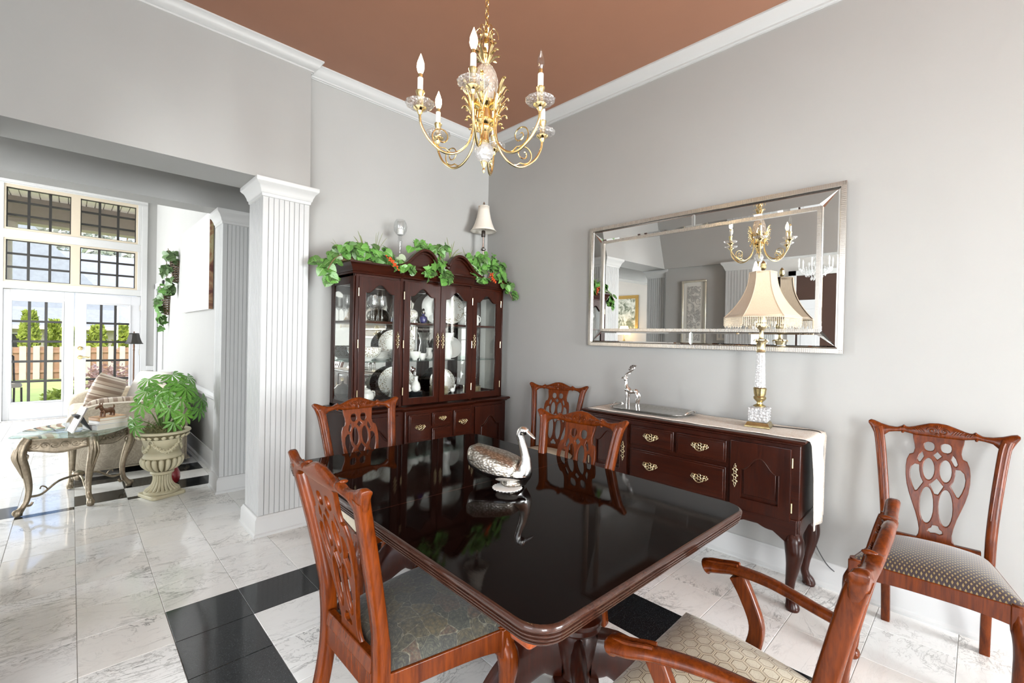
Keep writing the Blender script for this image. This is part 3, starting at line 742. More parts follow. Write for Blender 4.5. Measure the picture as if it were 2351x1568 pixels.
for py in (-.47, .47):
    p = MB().lathe([(.055, .16), (.075, .17), (.082, .19), (.078, .21), (.050, .225), (.045, .24), (.062, .30), (.072, .36), (.068, .385), (.078, .392), (.082, .40), (.078, .412), (.084, .42), (.084, .432), (.066, .44), (.058, .47), (.064, .54), (.070, .60), (.085, .62), (.085, .64), (.070, .655), (.12, .66), (.12, .70)], 26, (0, py, 0))
    p.build('pedestal', 'mahogany_dark', tb)
    MB().box(-.36, .36, py-.05, py+.05, .69, .735).build('cleat', 'mahogany_dark', tb, .004)
    for k in range(4):
        a = PI/4+k*PI/2; ux, uy = math.cos(a), math.sin(a)
        m = MB()
        path = smoothpath([(ux*.05, py+uy*.05, .30), (ux*.14, py+uy*.14, .29), (ux*.23, py+uy*.23, .20), (ux*.30, py+uy*.30, .11), (ux*.36, py+uy*.36, .075), (ux*.395, py+uy*.395, .055)], 5)
        n = len(path)
        m.tube(path, [(.075*(1-i/(n-1))+.02, .026-.008*i/(n-1)) for i in range(n)], 10, up=(0, 0, 1))
        claw(m, (ux*.41, py+uy*.41), .034, (ux, uy))
        m.build('leg', 'mahogany_dark', tb)

# ---------------------------------------------------------------- chairs
def chair_meshes():
    D = {}
    zc = .925
    top = [(0, .078), (.03, .075), (.06, .064), (.09, .052), (.112, .046), (.122, .053), (.132, .050), (.15, .040), (.18, .042), (.21, .050), (.240, .063), (.258, .066), (.264, .056)]
    bot = [(0, .010), (.085, .012), (.10, .016), (.125, .021), (.155, .018), (.18, .012), (.20, -.008), (.215, -.03), (.235, -.01), (.250, .025), (.264, .050)]
    m = MB(); rings = []
    n = 64
    for i in range(n+1):
        y = -.262+.524*i/n; a = abs(y); t_, b_ = lerpkeys(top, a), lerpkeys(bot, a)
        x = -.297-.012*(1-(a/.262)**2); hz = (t_-b_)/2; c = zc+(t_+b_)/2; th = .0135 if a < .12 else .015
        x += -.18*(c-.965)
        rg = []
        for k in range(14):
            q = 2*PI*k/14; cs, sn = math.cos(q), math.sin(q)
            sx = math.copysign(abs(cs)**.7, cs); sz = math.copysign(abs(sn)**.7, sn)
            rg.append((x+th*sx-.18*hz*sz, y, c+hz*sz))
        rings.append(rg)
    m.loft(rings); D['crest'] = m.mesh('crest_rail', 60)
    # carved scrolls and bumps on the crest's front
    m = MB(); xf = -.2835
    def fx(y, z): return xf-.012*(1-(abs(y)/.262)**2)-.18*(z-.965)+.002
    for s in (-1, 1):
        sp = []
        for k in range(22):
            a = k/21*2.1*2*PI*.8; r = .021*(1-k/24); y = s*(.020+r*math.cos(a)); z = zc+.042+r*math.sin(a)*.8; sp.append((fx(y, z), y, z))
        m.tube(sp, .0028, 6)
        for q in range(4):
            y0 = s*(.045+q*.010); z0 = zc+.030+q*.001
            m.tube(smoothpath([(fx(y0, z0), y0, z0), (fx(y0+s*.012, z0+.012), y0+s*.008, z0+.010), (fx(y0+s*.015, z0+.022), y0+s*.017, z0+.020-q*.002)], 3), [.0012, .002, .003, .003, .0025, .002, .001], 5)
        for q in range(3):
            y0 = s*(.090+q*.008); z0 = zc+.030
            m.tube([(fx(y0, z0), y0, z0), (fx(y0+s*.007, z0+.008), y0+s*.006, z0+.008), (fx(y0+s*.01, z0+.014), y0+s*.012, z0+.012)], [.001, .0028, .001], 5)
        m.ell((fx(s*.125, zc+.05)-.006, s*.125, zc+.05), (.014, .006, .006), 8, 6)
        m.ell((fx(s*.128, zc+.02)-.006, s*.128, zc+.020), (.013, .006, .006), 8, 6)
    for q in (-2, -1, 0, 1, 2):
        m.tube([(fx(0, zc+.05), q*.002, zc+.052), (fx(q*.007, zc+.065), q*.007, zc+.068-abs(q)*.004)], [.002, .0022], 5)
        m.tube([(fx(0, zc+.03), q*.002, zc+.034), (fx(q*.007, zc+.02), q*.006, zc+.020+abs(q)*.002)], [.002, .0018], 5)
    D['carving'] = m.mesh('carving', 60)
    # back posts running down into the rear legs
    for s in (-1, 1):
        path = smoothpath([(-.275, s*.172, .0), (-.245, s*.172, .15), (-.215, s*.174, .30), (-.205, s*.176, .42), (-.212, s*.180, .55), (-.243, s*.194, .72), (-.283, s*.214, .90), (-.297, s*.226, .955)], 5)
        nn = len(path); hw = [.017+.006*max(0, (i/nn-.4)) for i in range(nn)]
        m = MB().rsweep(path, hw, [.023 if i < nn*.55 else .020-.006*(i/nn-.55) for i in range(nn)], (0, 1, 0))
        # two reeds on the front of the post
        for q in (-.0075, .0075):
            m.tube([(p.x+.016, p.y+q, p.z) for p in path[22:-1]], .0045, 6)
        D['post', s] = m.mesh('back_post', 50)
    # splat
    L = .455
    def P(u, t): return (u, (1-t)*L)
    half = [(.088, -.02), (.086, .03), (.080, .09), (.078, .13), (.081, .165), (.084, .185), (.098, .20), (.106, .25), (.109, .32), (.108, .40), (.103, .49), (.093, .58), (.080, .67), (.068, .75), (.058, .84), (.053, .91), (.055, .96), (.064, 1.0)]
    outl = [P(u, t) for u, t in half]+[P(-u, t) for u, t in reversed(half)]
    def el(u, t, hw, hh, n=16, pw=1.0, ph=0):
        r = []
        for k in range(n):
            a = 2*PI*k/n+ph; cs, sn = math.cos(a), math.sin(a)
            r.append(P(u+hw*math.copysign(abs(cs)**pw, cs), t-hh/L*math.copysign(abs(sn)**pw, sn)))
        return r
    holes = []
    for s in (-1, 1):
        holes.append(el(s*.0295, .095, .0215, .0240, 14, .85))
        holes.append([P(s*u, t) for u, t in ((.052, .140), (.065, .18), (.073, .235), (.066, .265), (.057, .26), (.044, .20))])
        holes.append(el(s*.0295, .315, .0235, .052, 18))
        holes.append([P(s*u, t) for u, t in ((.060, .280), (.080, .276), (.094, .310), (.0985, .37), (.096, .43), (.087, .50), (.076, .555), (.066, .545), (.044, .45), (.054, .40), (.059, .34))])
        holes.append(el(s*.0325, .665, .0265, .083, 20, .95))
    holes.append([P(u, t) for u, t in ((0, .130), (.019, .178), (0, .226), (-.019, .178))])
    holes.append([P(u, t) for u, t in ((0, .385), (.027, .462), (.008, .555), (-.008, .555), (-.027, .462))])
    holes.append([P(u, t) for u, t in ((.0, .838), (.012, .842), (.016, .868), (.026, .885), (.028, .915), (.016, .932), (0, .925), (-.016, .932), (-.028, .915), (-.026, .885), (-.016, .868), (-.012, .842))])
    me = curve2d([outl]+holes, .0045, .003)
    z0 = .468; z1 = .935
    for v_ in me.vertices:
        u, h, d = v_.co; k = h/L
        x = -.205-.10*k-.014*math.sin(PI*k)*-.6
        v_.co = (x+d, u, z0+(z1-z0)*k)
    D['splat'] = me
    D['shoe'] = MB().prism([(-.225, .43), (-.182, .43), (-.186, .455), (-.196, .472), (-.220, .472)], -.15, .15, 'xz').mesh('shoe')
    # seat rails
    def rail(p, q, z0=.36, z1=.435, th=.014, shape=True):
        m = MB(); n_ = 16; rings = []
        P0, P1 = Vector(p), Vector(q); d = (P1-P0).normalized(); nn_ = Vector((-d.y, d.x))
        for i in range(n_+1):
            k = i/n_; c = P0.lerp(P1, k); zb = z0+(.016*(1-abs(2*k-1)**3) if shape else 0)
            rings.append([(c.x+nn_.x*a, c.y+nn_.y*a, z) for a, z in ((-th, zb), (th, zb), (th, z1-.006), (th-.006, z1), (-th, z1))])
        m.loft(rings); return m.mesh('rail')
    D['rail_front'] = rail((.205, -.225), (.205, .225)); D['rail_back'] = rail((-.205, -.17), (-.205, .17), shape=False)
    D['rail_l'] = rail((-.19, .176), (.185, .246)); D['rail_r'] = rail((-.19, -.176), (.185, -.246))
    # cushion (drop-in seat)
    def cush(u, v):
        a, b = 2*u-1, 2*v-1
        x = -.198+.410*u; w = (.180+.080*u)
        e_ = 1-max(abs(a), abs(b))**6; dome = (1-a*a)*(1-b*b)
        return (x, w*b, .434+.026*e_+.046*dome**.6)
    m = MB().grid(cush, 24, 24); m.box(-.19, .205, -.16, .16, .425, .437)
    D['cushion'] = m.mesh('seat_cushion', 70)
    # cabriole front legs with claw feet
    for s in (-1, 1):
        m = MB(); dx, dy = .75, s*.66
        keys = [(.44, -.004, .027), (.385, .000, .031), (.345, .014, .037), (.30, .020, .034), (.24, .014, .027), (.17, .004, .021), (.11, -.002, .0175), (.075, .002, .0175), (.06, .008, .02)]
        path = smoothpath([(.195+dx*o_, s*.240+dy*o_, z) for z, o_, r in keys], 4)
        rad = []
        for i in range(len(path)): 
            z = path[i].z; rad.append(lerpkeys([(k[0], k[2]) for k in reversed(keys)], z))
        m.tube(path, rad, 12)
        claw(m, (.203, s*.247), .030, (dx, dy))
        D['fleg', s] = m.mesh('leg', 60)
        D['block', s] = MB().box(.168, .222, s*.24-.027, s*.24+.027, .345, .437).mesh('leg_block')
    return D
CM = chair_meshes()
def chair(name, label, x, y, rz, fabric, arms=False, group=None, sc=1.0):
    t = thing(name, label, 'chair', (x, y, 0), rz, group)
    t.scale = (sc, sc, sc)
    W_ = 'mahogany'
    def part(nm, key, mt=W_, par=t, bev=0):
        me = CM[key]
        if not me.materials: me.materials.append(M[mt])
        o = bpy.data.objects.new(nm, me); COL.objects.link(o); o.parent = par
        if bev:
            b = o.modifiers.new('bevel', 'BEVEL'); b.width = bev; b.segments = 2; b.limit_method = 'ANGLE'
        return o
    cr = part('crest_rail', 'crest'); part('carving', 'carving', W_, cr)
    for s in (-1, 1): part('back_post', ('post', s))
    part('splat', 'splat'); part('shoe', 'shoe', bev=.003)
    for k_ in ('rail_front', 'rail_back', 'rail_l', 'rail_r'): part('seat_rail', k_, bev=.003)
    for s in (-1, 1):
        part('leg', ('fleg', s)); part('leg_block', ('block', s), bev=.004)
    me = CM['cushion'].copy(); me.materials.clear(); me.materials.append(M[fabric])
    o = bpy.data.objects.new('seat_cushion', me); COL.objects.link(o); o.parent = t
    if arms: o.scale = (1.07, 1.10, 1.055)
    if arms:
        for s in (-1, 1):
            path = smoothpath([(-.232, s*.200, .655), (-.15, s*.215, .665), (-.04, s*.245, .675), (.06, s*.268, .668), (.115, s*.276, .655), (.150, s*.276, .648), (.165, s*.274, .640)], 6)
            n = len(path)
            rad = [(lerpkeys([(0, .014), (.5, .015), (.8, .020), (.93, .024), (1, .014)], i/(n-1)), lerpkeys([(0, .016), (.4, .021), (.75, .030), (.93, .033), (1, .02)], i/(n-1))) for i in range(n)]
            a = MB().tube(path, rad, 14, up=(0, 0, 1)).build('arm', W_, t, angle=60)
            for q in (-.010, .010):
                pp = [(p.x, p.y+q, p.z+.017) for p in path[18:-2]]
                MB().tube(pp, .005, 6).build('reed', W_, a)
            sp = smoothpath([(.060, s*.262, .655), (.030, s*.262, .60), (.000, s*.252, .53), (.010, s*.244, .46), (.035, s*.238, .40)], 5)
            MB().rsweep(sp, .014, [.024-.004*math.sin(PI*i/20) for i in range(len(sp))], (0, 1, 0)).build('arm_support', W_, t, .004)
    return t
chair('dining_chair', 'carved dining chair with dark grey floral seat, nearest left, its back to the camera', .825, 1.305, 0, 'seat_paisley')
chair('dining_chair', 'carved dining chair in front of the china cabinet, facing the camera across the table', 1.215, 2.215, -PI/2+.05, 'seat_beige')
chair('dining_chair', 'carved dining chair standing in the corner between cabinet and sideboard', 2.655, 2.375, PI+.30, 'seat_beige')
chair('dining_chair', 'carved orange-brown dining chair pushed in beside the sideboard drawers', 1.565, 1.385, PI+.09, 'seat_paisley')
chair('dining_armchair', 'carved armchair with cream honeycomb seat at the near end of the table', 1.215, .440, PI/2+.02, 'seat_honeycomb', True)
chair('dining_chair', 'carved dining chair with plum and gold lattice seat against the right wall', 2.675, .125, PI+.03, 'seat_lattice')

# ---------------------------------------------------------------- brass pulls
def loops(m, items, y=-.002):
    for cx, cz, rx, rz, tl_, r in items:
        m.tube([(cx+rx*math.cos(q)*math.cos(tl_)-rz*math.sin(q)*math.sin(tl_), y, cz+rx*math.cos(q)*math.sin(tl_)+rz*math.sin(q)*math.cos(tl_)) for q in [2*PI*k/12 for k in range(12)]], r, 5, closed=True)
def pull_mesh():
    m = MB(); it = [(0, .014, .008, .009, 0, .0022), (0, -.003, .010, .008, 0, .0020)]
    for s in (-1, 1):
        it += [(s*.018, .009, .012, .008, s*.5, .0022), (s*.034, .012, .010, .006, s*.35, .0022), (s*.030, -.003, .011, .006, -s*.3, .0020), (s*.014, -.012, .010, .006, -s*.5, .0020), (s*.045, .004, .005, .006, 0, .0018)]
        m.lathe([(.006, 0), (.006, .012), (.003, .015), (0, .016)], 8, mat=Matrix.Translation((s*.027, -.001, .006)) @ Matrix.Rotation(PI/2, 4, 'X'))
    loops(m, it)
    m.tube(smoothpath([(-.027, -.012, .006), (-.026, -.013, -.008), (-.014, -.014, -.019), (0, -.014, -.023), (.014, -.014, -.019), (.026, -.013, -.008), (.027, -.012, .006)], 3), .0026, 6)
    me = m.mesh('pull', 70); me.materials.append(M['pale_brass']); return me
PULL = pull_mesh()
def escutcheon_mesh():
    m = MB(); it = []
    for k, z in enumerate((-.048, -.032, -.016, 0, .016, .032, .048)):
        w = (.005, .008, .006, .010, .006, .008, .005)[k]; it.append((0, z, w, .0095, 0, .0019))
        if k in (1, 3, 5): it += [(-w-.002, z, .003, .004, 0, .0015), (w+.002, z, .003, .004, 0, .0015)]
    loops(m, it)
    for s in (-1, 1): m.ell((0, -.002, s*.061), (.0025, .002, .005), 6, 5)
    me = m.mesh('escutcheon', 70); me.materials.append(M['pale_brass']); return me
ESC = escutcheon_mesh()
def put(mesh, name, parent, loc, sc=1):
    o = bpy.data.objects.new(name, mesh); COL.objects.link(o); o.parent = parent; o.location = loc; o.scale = (sc,)*3; return o
def arch_panel(w, h, rise, n=26):
    """polygon of a panel with a cathedral top, origin at its centre bottom"""
    pts = [(-w/2, 0), (w/2, 0), (w/2, h-rise)]
    for k in range(1, n):
        u = 1-2*k/n; c = min(1, abs(u)/.86)
        z = h-rise+rise*(math.cos(PI*c)*.5+.5) if c < 1 else h-rise
        pts.append((u*w/2, z))
    pts.append((-w/2, h-rise)); return pts
def front_door(parent, x0, x1, z0, z1, y, wmat, stile=.055, th=.02, rise=.06, glass=False, hinge_left=True, top=.075, bot=.06):
    """cabinet door in the local xz plane, front facing -y at y"""
    w = x1-x0; cx = (x0+x1)/2
    d = bpy.data.objects.new('door', None)
    outer = [(x0, z0), (x1, z0), (x1, z1), (x0, z1)]
    pan = [(cx+a, z0+bot+b) for a, b in arch_panel(w-2*stile, z1-z0-top-bot, rise)]
    me = curve2d([outer, pan], th/2-.002, .002)
    for v_ in me.vertices: v_.co = (v_.co.x, y+th/2-v_.co.z, v_.co.y)
    o = obj('door', me, wmat, parent)
    if glass:
        MB().prism([(a, b) for a, b in pan], y+th*.55, y+th*.55+.003, 'xz').build('pane', 'cabinet_pane', o, smooth=False)
        bead = MB().tube([(a, y+.003, b) for a, b in pan], .0035, 6, closed=True); bead.build('bead', wmat, o)
    else:
        MB().prism(pan, y+th*.6, y+th*.9, 'xz').build('panel_field', wmat, o)
        inn = [(cx+a*.86, z0+bot+.022+b*.915) for a, b in arch_panel(w-2*stile, z1-z0-top-bot, rise)]
        MB().prism(inn, y+th*.25, y+th*.6, 'xz').build('raised_panel', wmat, o, .006)
        bead = MB().tube([(a, y+.002, b) for a, b in pan], .0035, 6, closed=True); bead.build('bead', wmat, o)
    return o

# ---------------------------------------------------------------- sideboard (local: front -y, x along its length)
sb = thing('sideboard', 'dark mahogany sideboard with cabriole legs under the wall mirror', 'sideboard', (2.840, 1.283, 0), -PI/2+.022)
SW = .655
MB().box(-SW, SW, -.195, .195, .40, .858).build('body', 'mahogany_dark_x', sb, .004)
top = MB().loft([[(-SW-a, -.205-a, z), (SW+a, -.205-a, z), (SW+a, .205, z), (-SW-a, .205, z)] for a, z in ((0, .848), (.006, .852), (.006, .858), (.016, .864), (.024, .868), (.027, .873), (.024, .880))])
top.build('top', 'mahogany_dark_x', sb)
fy = -.213
dd = []
def drawer(parent, x0, x1, z0, z1, y, wmat='mahogany_dark_x', pulls=(0,), sc=1.0):
    o = MB().box(x0, x1, y, y+.02, z0, z1).build('drawer', wmat, parent, .004)
    MB().box(x0+.012, x1-.012, y-.004, y+.002, z0+.012, z1-.012).build('drawer_face', wmat, o, .003)
    for p_ in pulls: put(PULL, 'pull', o, ((x0+x1)/2+p_, y-.006, (z0+z1)/2+.004), sc)
    return o
drawer(sb, -.300, -.008, .695, .820, fy); drawer(sb, .008, .300, .695, .820, fy)
drawer(sb, -.300, .300, .480, .672, fy, pulls=(-.155, .155))
for s in (-1, 1):
    a, b = sorted((s*.325, s*.615))
    d = front_door(sb, a, b, .462, .828, fy-.003, 'mahogany_dark', .052, .024, .07)
    put(ESC, 'escutcheon', d, (s*.350, fy-.005, .64), 1.0)
    for z in (.53, .76): MB().lathe([(.0045, 0), (.0045, .05)], 8, (s*.622, fy+.004, z-.025)).build('hinge', 'pale_brass', d)
# scalloped apron under the front
def apron_z(x):
    a = abs(x)
    if a > .60: return .345
    if a > .52: return .345+.055*(.60-a)/.08
    if a > .34: return .400+.012*math.cos((a-.43)/.09*PI)
    return .455-.028*abs(math.sin(a/.32*PI*1.5+PI/2))**.8 if a < .32 else .43-.03*(a-.32)/.02
ap = [(-SW+.01, .42)]+[(-SW+.01+(2*SW-.02)*k/72, apron_z(-SW+.01+(2*SW-.02)*k/72)) for k in range(73)]+[(SW-.01, .42)]
ap = [(-SW+.008, .47)]+ap[1:-1]+[(SW-.008, .47)]
MB().prism(ap, -.205, -.188, 'xz').build('apron', 'mahogany_dark_x', sb, .003)
for s in (-1, 1):
    MB().prism([(-.185, .47), (-.185, .36), (-.10, .385), (0, .40), (.10, .385), (.185, .36), (.185, .47)], s*(SW-.004)-.008, s*(SW-.004)+.008, 'yz').build('side_apron', 'mahogany_dark', sb, .003)
    for f in (-1, 1):
        m = MB(); dx, dy = s*.70, f*.70
        keys = [(.47, -.006, .030), (.40, .000, .036), (.355, .014, .046), (.30, .022, .043), (.23, .014, .033), (.15, -.004, .024), (.09, -.010, .0205), (.055, .000, .022), (.030, .012, .030), (.012, .016, .034), (.0, .014, .028)]
        path = smoothpath([(s*(SW-.035)+dx*o_, f*.165+dy*o_, z) for z, o_, r in keys], 4)
        m.tube(path, [lerpkeys([(k_[0], k_[2]) for k_ in reversed(keys)], p_.z) for p_ in path], 14)
        m.build('leg', 'mahogany_dark', sb, angle=60)
        MB().box(s*(SW-.035)-.034, s*(SW-.035)+.034, f*.165-.034, f*.165+.034, .40, .47).build('leg_block', 'mahogany_dark', sb, .004)

# runner, tray, deer, lamp on the sideboard --------------------------------
def sbp(lx, ly, z):
    return sb.matrix_basis @ Vector((lx, ly, z))
bpy.context.view_layer.update()
TS = .880
def runner(u, v):
    L0, L1 = -.66, 1.15        # arc length along the runner; beyond .682 it hangs over the right-hand end
    s_ = L0+(L1-L0)*u; w = -.178+.362*v
    if s_ < .676: return (s_, w-.004*math.sin(s_*9), TS+.0022+.0008*math.sin(s_*31+v*9))
    r = .012; a = min((s_-.676)/r, PI/2); x = .676+r*math.sin(a); z = TS+.002-r*(1-math.cos(a)); e_ = s_-.676-r*PI/2
    if e_ > 0:
        z -= e_; x += .010*math.sin(v*11+1)*min(1, e_*6)+.004
        w = w*(1-.16*min(1, e_*2))+.03*min(1, e_*1.6)
        z -= .05*max(0, e_-.3)*(math.sin(v*3.2)) 
    return (x+.004, w, z)
m = MB().grid(runner, 90, 18)
ro = m.build('table_runner', 'runner_cloth', angle=80); ro.matrix_basis = sb.matrix_basis.copy()
sm = ro.modifiers.new('thick', 'SOLIDIFY'); sm.thickness = .002; sm.offset = 1
tag(ro, 'cream embroidered runner lying on the sideboard and hanging off its right end', 'table runner')
TS2 = TS+.0045
ty = thing('serving_tray', 'oblong silver serving tray under the reindeer on the sideboard', 'tray', sbp(-.27, .015, TS2), sb.rotation_euler.z+.03)
TW, TD = .245, .135
MB().loft([[(x, y, z) for x, y in rrect(TW+o_, TD+o_, .05+o_)] for o_, z in ((-.03, .000), (-.028, .0015), (-.012, .006), (.012, .018), (.022, .020), (.022, .022), (.010, .020), (-.014, .009), (-.030, .004))]).build('tray_body', 'pewter', ty)
for s in (-1, 1):
    MB().tube(smoothpath([(s*(TW+.01), -.07, .018), (s*(TW+.022), -.055, .032), (s*(TW+.030), 0, .040), (s*(TW+.022), .055, .032), (s*(TW+.01), .07, .018)], 5), .0055, 8).build('handle', 'silver', ty)
dr_ = thing('reindeer_candleholder', 'silver reindeer candle holder standing on the serving tray', 'figurine', sbp(-.385, -.055, TS2+.004), sb.rotation_euler.z+PI-.15)
m = MB()
m.tube(smoothpath([(-.055, 0, .125), (-.03, 0, .132), (.01, 0, .128), (.035, 0, .138), (.048, 0, .165), (.052, 0, .20)], 5), [.008]*3+[.016, .017, .017, .016, .016, .016, .017, .018, .019, .021, .022, .023, .024, .023, .020, .017, .015, .0135, .012, .011, .0105, .010, .010], 12)
m.tube(smoothpath([(.050, 0, .196), (.060, 0, .215), (.078, 0, .218), (.095, 0, .213)], 4), [.010, .012, .014, .014, .0135, .012, .010, .009, .008, .007, .006, .005, .0035], 10)
for s in (-1, 1):
    m.tube(smoothpath([(.032, s*.009, .130), (.034, s*.013, .09), (.036, s*.014, .05), (.034, s*.016, .001)], 4), [.009]*4+[.007]*4+[.0055]*5, 8)
    m.tube(smoothpath([(-.045, s*.008, .126), (-.055, s*.013, .095), (-.046, s*.013, .055), (-.052, s*.015, .001)], 4), [.011]*4+[.008]*4+[.0055]*5, 8)
    m.ell((.050, s*.015, .222), (.005, .012, .005), 8, 6)
m.build('body', 'silver', dr_, angle=70)
for k, (ax, ay, az) in enumerate(((.030, -.022, .268), (.012, -.008, .283), (-.008, .010, .292), (-.032, .024, .300))):
    an = MB().tube(smoothpath([(.055, ay*.2, .222), (.045, ay*.5, .245), (ax+.004, ay, az-.018), (ax, ay, az)], 4), .0035, 6)
    an.build('antler', 'silver', dr_)
    MB().lathe([(.003, -.002), (.010, 0), (.016, .006), (.018, .013), (.017, .013), (.0, .006)], 12, (ax, ay, az)).build('candle_cup', 'silver', dr_)
# table lamp
LP = sbp(.395, .025, TS2)
tl = thing('table_lamp', 'tall crystal and brass table lamp with fringed beige shade on the sideboard', 'lamp', LP, sb.rotation_euler.z+.12)
MB().loft([[(-a, -a, z), (a, -a, z), (a, a, z), (-a, a, z)] for a, z in ((.062, 0), (.066, .004), (.064, .012), (.058, .018), (.056, .026), (.052, .030))]).build('base', 'antique_brass', tl)
m = MB()
m.loft([[(-a, -a, z), (a, -a, z), (a, a, z), (-a, a, z)] for a, z in ((.044, .030), (.048, .034), (.048, .108), (.043, .114), (.034, .118))])
for s in (-1, 1):
    for q in (-1, 1):
        for k in range(5): m.ell((s*.047, q*.047, .042+k*.016), (.006, .006, .006), 8, 6)
    for k in range(4):
        for j in range(4):
            m.ell((-.030+.02*k, s*.047, .044+j*.019), (.009, .005, .009), 6, 4); m.ell((s*.047, -.030+.02*k, .044+j*.019), (.005, .009, .009), 6, 4)
m.build('crystal_block', 'cut_crystal', tl)
MB().lathe([(.030, .116), (.032, .122), (.016, .132), (.014, .142), (.022, .150), (.030, .160), (.032, .170), (.026, .178), (.030, .190), (.032, .212), (.034, .222), (.028, .228)], 20, ripple=(10, .05)).build('urn_neck', 'antique_brass', tl)
MB().lathe([(.028, .226), (.0275, .23), (.021, .425), (.021, .432)], 24, ripple=(12, .04)).build('glass_column', 'cut_crystal', tl)
cpm = MB().lathe([(.022, .430), (.026, .436), (.022, .444), (.020, .455), (.024, .475), (.030, .495), (.034, .500), (.034, .506), (.014, .510), (.012, .516), (.011, .555), (.018, .565), (.026, .572), (.032, .585), (.030, .600), (.024, .604), (.024, .650), (.020, .655)], 20)
for k in range(4):
    a = k*PI/2+PI/4; cx, cy = .032*math.cos(a), .032*math.sin(a)
    cpm.tube([(cx+.012*math.cos(a)*math.cos(q), cy+.012*math.sin(a)*math.cos(q), .494+.010*math.sin(q)) for q in [i*.7 for i in range(9)]], [.0045-.0003*i for i in range(9)], 6)
cpm.build('socket', 'pale_brass', tl)
# six-sided bell shade
def shade_prof(k):   # k 0 bottom..1 top
    return .070+.128*(1-k)**2.1
sh = MB(); rings = []
for i in range(15):
    k = i/14; r = shade_prof(k); rings.append([(r*math.cos(q*PI/3+.2)*1.0, r*math.sin(q*PI/3+.2), .632+.262*k) for q in range(6)])
sh.loft(rings, cap=False)
so = sh.build('shade', 'lamp_shade_silk', tl, angle=20); z_ = so.modifiers.new('t', 'SOLIDIFY'); z_.thickness = .002
rb = MB()
for q in range(6): rb.tube([(rings[i][q][0]*1.004, rings[i][q][1]*1.004, rings[i][q][2]) for i in range(15)], .0025, 5)
rb.tube(rings[0], .0035, 6, closed=True); rb.tube(rings[-1], .0035, 6, closed=True); rb.build('shade_piping', 'lamp_shade_silk', so)
fr = MB()
for q in range(6):
    p0, p1 = Vector(rings[0][q]), Vector(rings[0][(q+1) % 6])
    for k in range(22):
        c = p0.lerp(p1, k/22); ln = .042+.016*((k % 3)/2)+random.uniform(0, .006)
        fr.tube([(c.x, c.y, c.z), (c.x, c.y, c.z-ln)], .0009, 3)
        z = c.z-.004
        while z > c.z-ln: fr.ell((c.x, c.y, z), (.0026, .0026, .0034), 5, 4); z -= .0085
fo = fr.build('bead_fringe', 'beads', so); fo['kind'] = 'stuff'
MB().lathe([(.004, .880), (.004, .905), (.009, .908), (.013, .916), (.016, .926), (.013, .938), (.014, .944), (.009, .952), (.006, .958), (0, .964)], 14, ripple=(6, .08)).build('finial', 'antique_brass', tl)
MB().box(-.07, .07, -.002, .002, .888, .891).box(-.002, .002, -.07, .07, .888, .891).build('spider', 'pale_brass', tl)
cl = MB().tube(smoothpath([(.055, .03, .006), (.12, .045, .005), (.20, .052, .005), (.262, .052, .006), (.295, .055, -.004), (.308, .055, -.05), (.305, .06, -.30), (.305, .085, -.46), (.27, .11, -.60), (.33, .13, -.74), (.40, .15, -.80)], 6), .0028, 6)
cl.build('power_cord', 'cord_black', tl)

# ---------------------------------------------------------------- wall mirror
mi = thing('wall_mirror', 'large rectangular mirror with silvery ribbed frame hanging above the sideboard', 'mirror', (XR, 1.386, 1.795), -PI/2)
mi.rotation_euler = Euler((math.radians(.45), 0, -PI/2))
MWx, MWz = .858, .474     # local x along wall, front -y
def frame_rect(hx, hz, w, y0, y1):
    return MB().box(-hx, hx, y0, y1, hz-w, hz).box(-hx, hx, y0, y1, -hz, -hz+w).box(-hx, -hx+w, y0, y1, -hz+w, hz-w).box(hx-w, hx, y0, y1, -hz+w, hz-w)
MB().box(-MWx+.004, MWx-.004, -.022, -.006, -MWz+.004, MWz-.004).build('backing', 'felt', mi)
def ribs(hx, hz, w, y, step, name):
    m = frame_rect(hx, hz, w, y+.004, y+.030)
    def rib(c, along):
        m.box(*( (c-step*.32, c+step*.32, y, y+.006) if along == 'x' else (0, 0, 0, 0)), 0, 0) if False else None
    n = int(2*hx/step)
    for k in range(n):
        x = -hx+(k+.5)*2*hx/n
        for s in (-1, 1): m.box(x-step*.3, x+step*.3, y, y+.006, s*(hz-w/2)-w*.42, s*(hz-w/2)+w*.42)
    n = int(2*hz/step)
    for k in range(n):
        z = -hz+(k+.5)*2*hz/n
        for s in (-1, 1): m.box(s*(hx-w/2)-w*.42, s*(hx-w/2)+w*.42, y, y+.006, z-step*.3, z+step*.3)
    return m.build(name, 'champagne', mi, smooth=False)
ribs(MWx, MWz, .026, -.048, .0105, 'outer_ribbed_frame')
ihx, ihz = MWx-.115, MWz-.115
ribs(ihx, ihz, .022, -.042, .0095, 'inner_ribbed_frame')
MB().box(-ihx+.02, ihx-.02, -.0285, -.0255, -ihz+.02, ihz-.02).build('mirror_pane', 'mirror_glass', mi, smooth=False)
b0, b1 = MWx-.028, ihx+.001; c0, c1 = MWz-.028, ihz+.001
def strip(poly):
    cx = sum(p[0] for p in poly)/4; cz = sum(p[1] for p in poly)/4; m = MB()
    inn = [(cx+(p[0]-cx)*(1-.012/max(.05, abs(p[0]-cx))), cz+(p[1]-cz)*(1-.012/max(.03, abs(p[1]-cz)))) for p in poly]
    m.loft([[(a, -.024, b) for a, b in poly], [(a, -.029, b) for a, b in poly], [(a, -.032, b) for a, b in inn]])
    return m
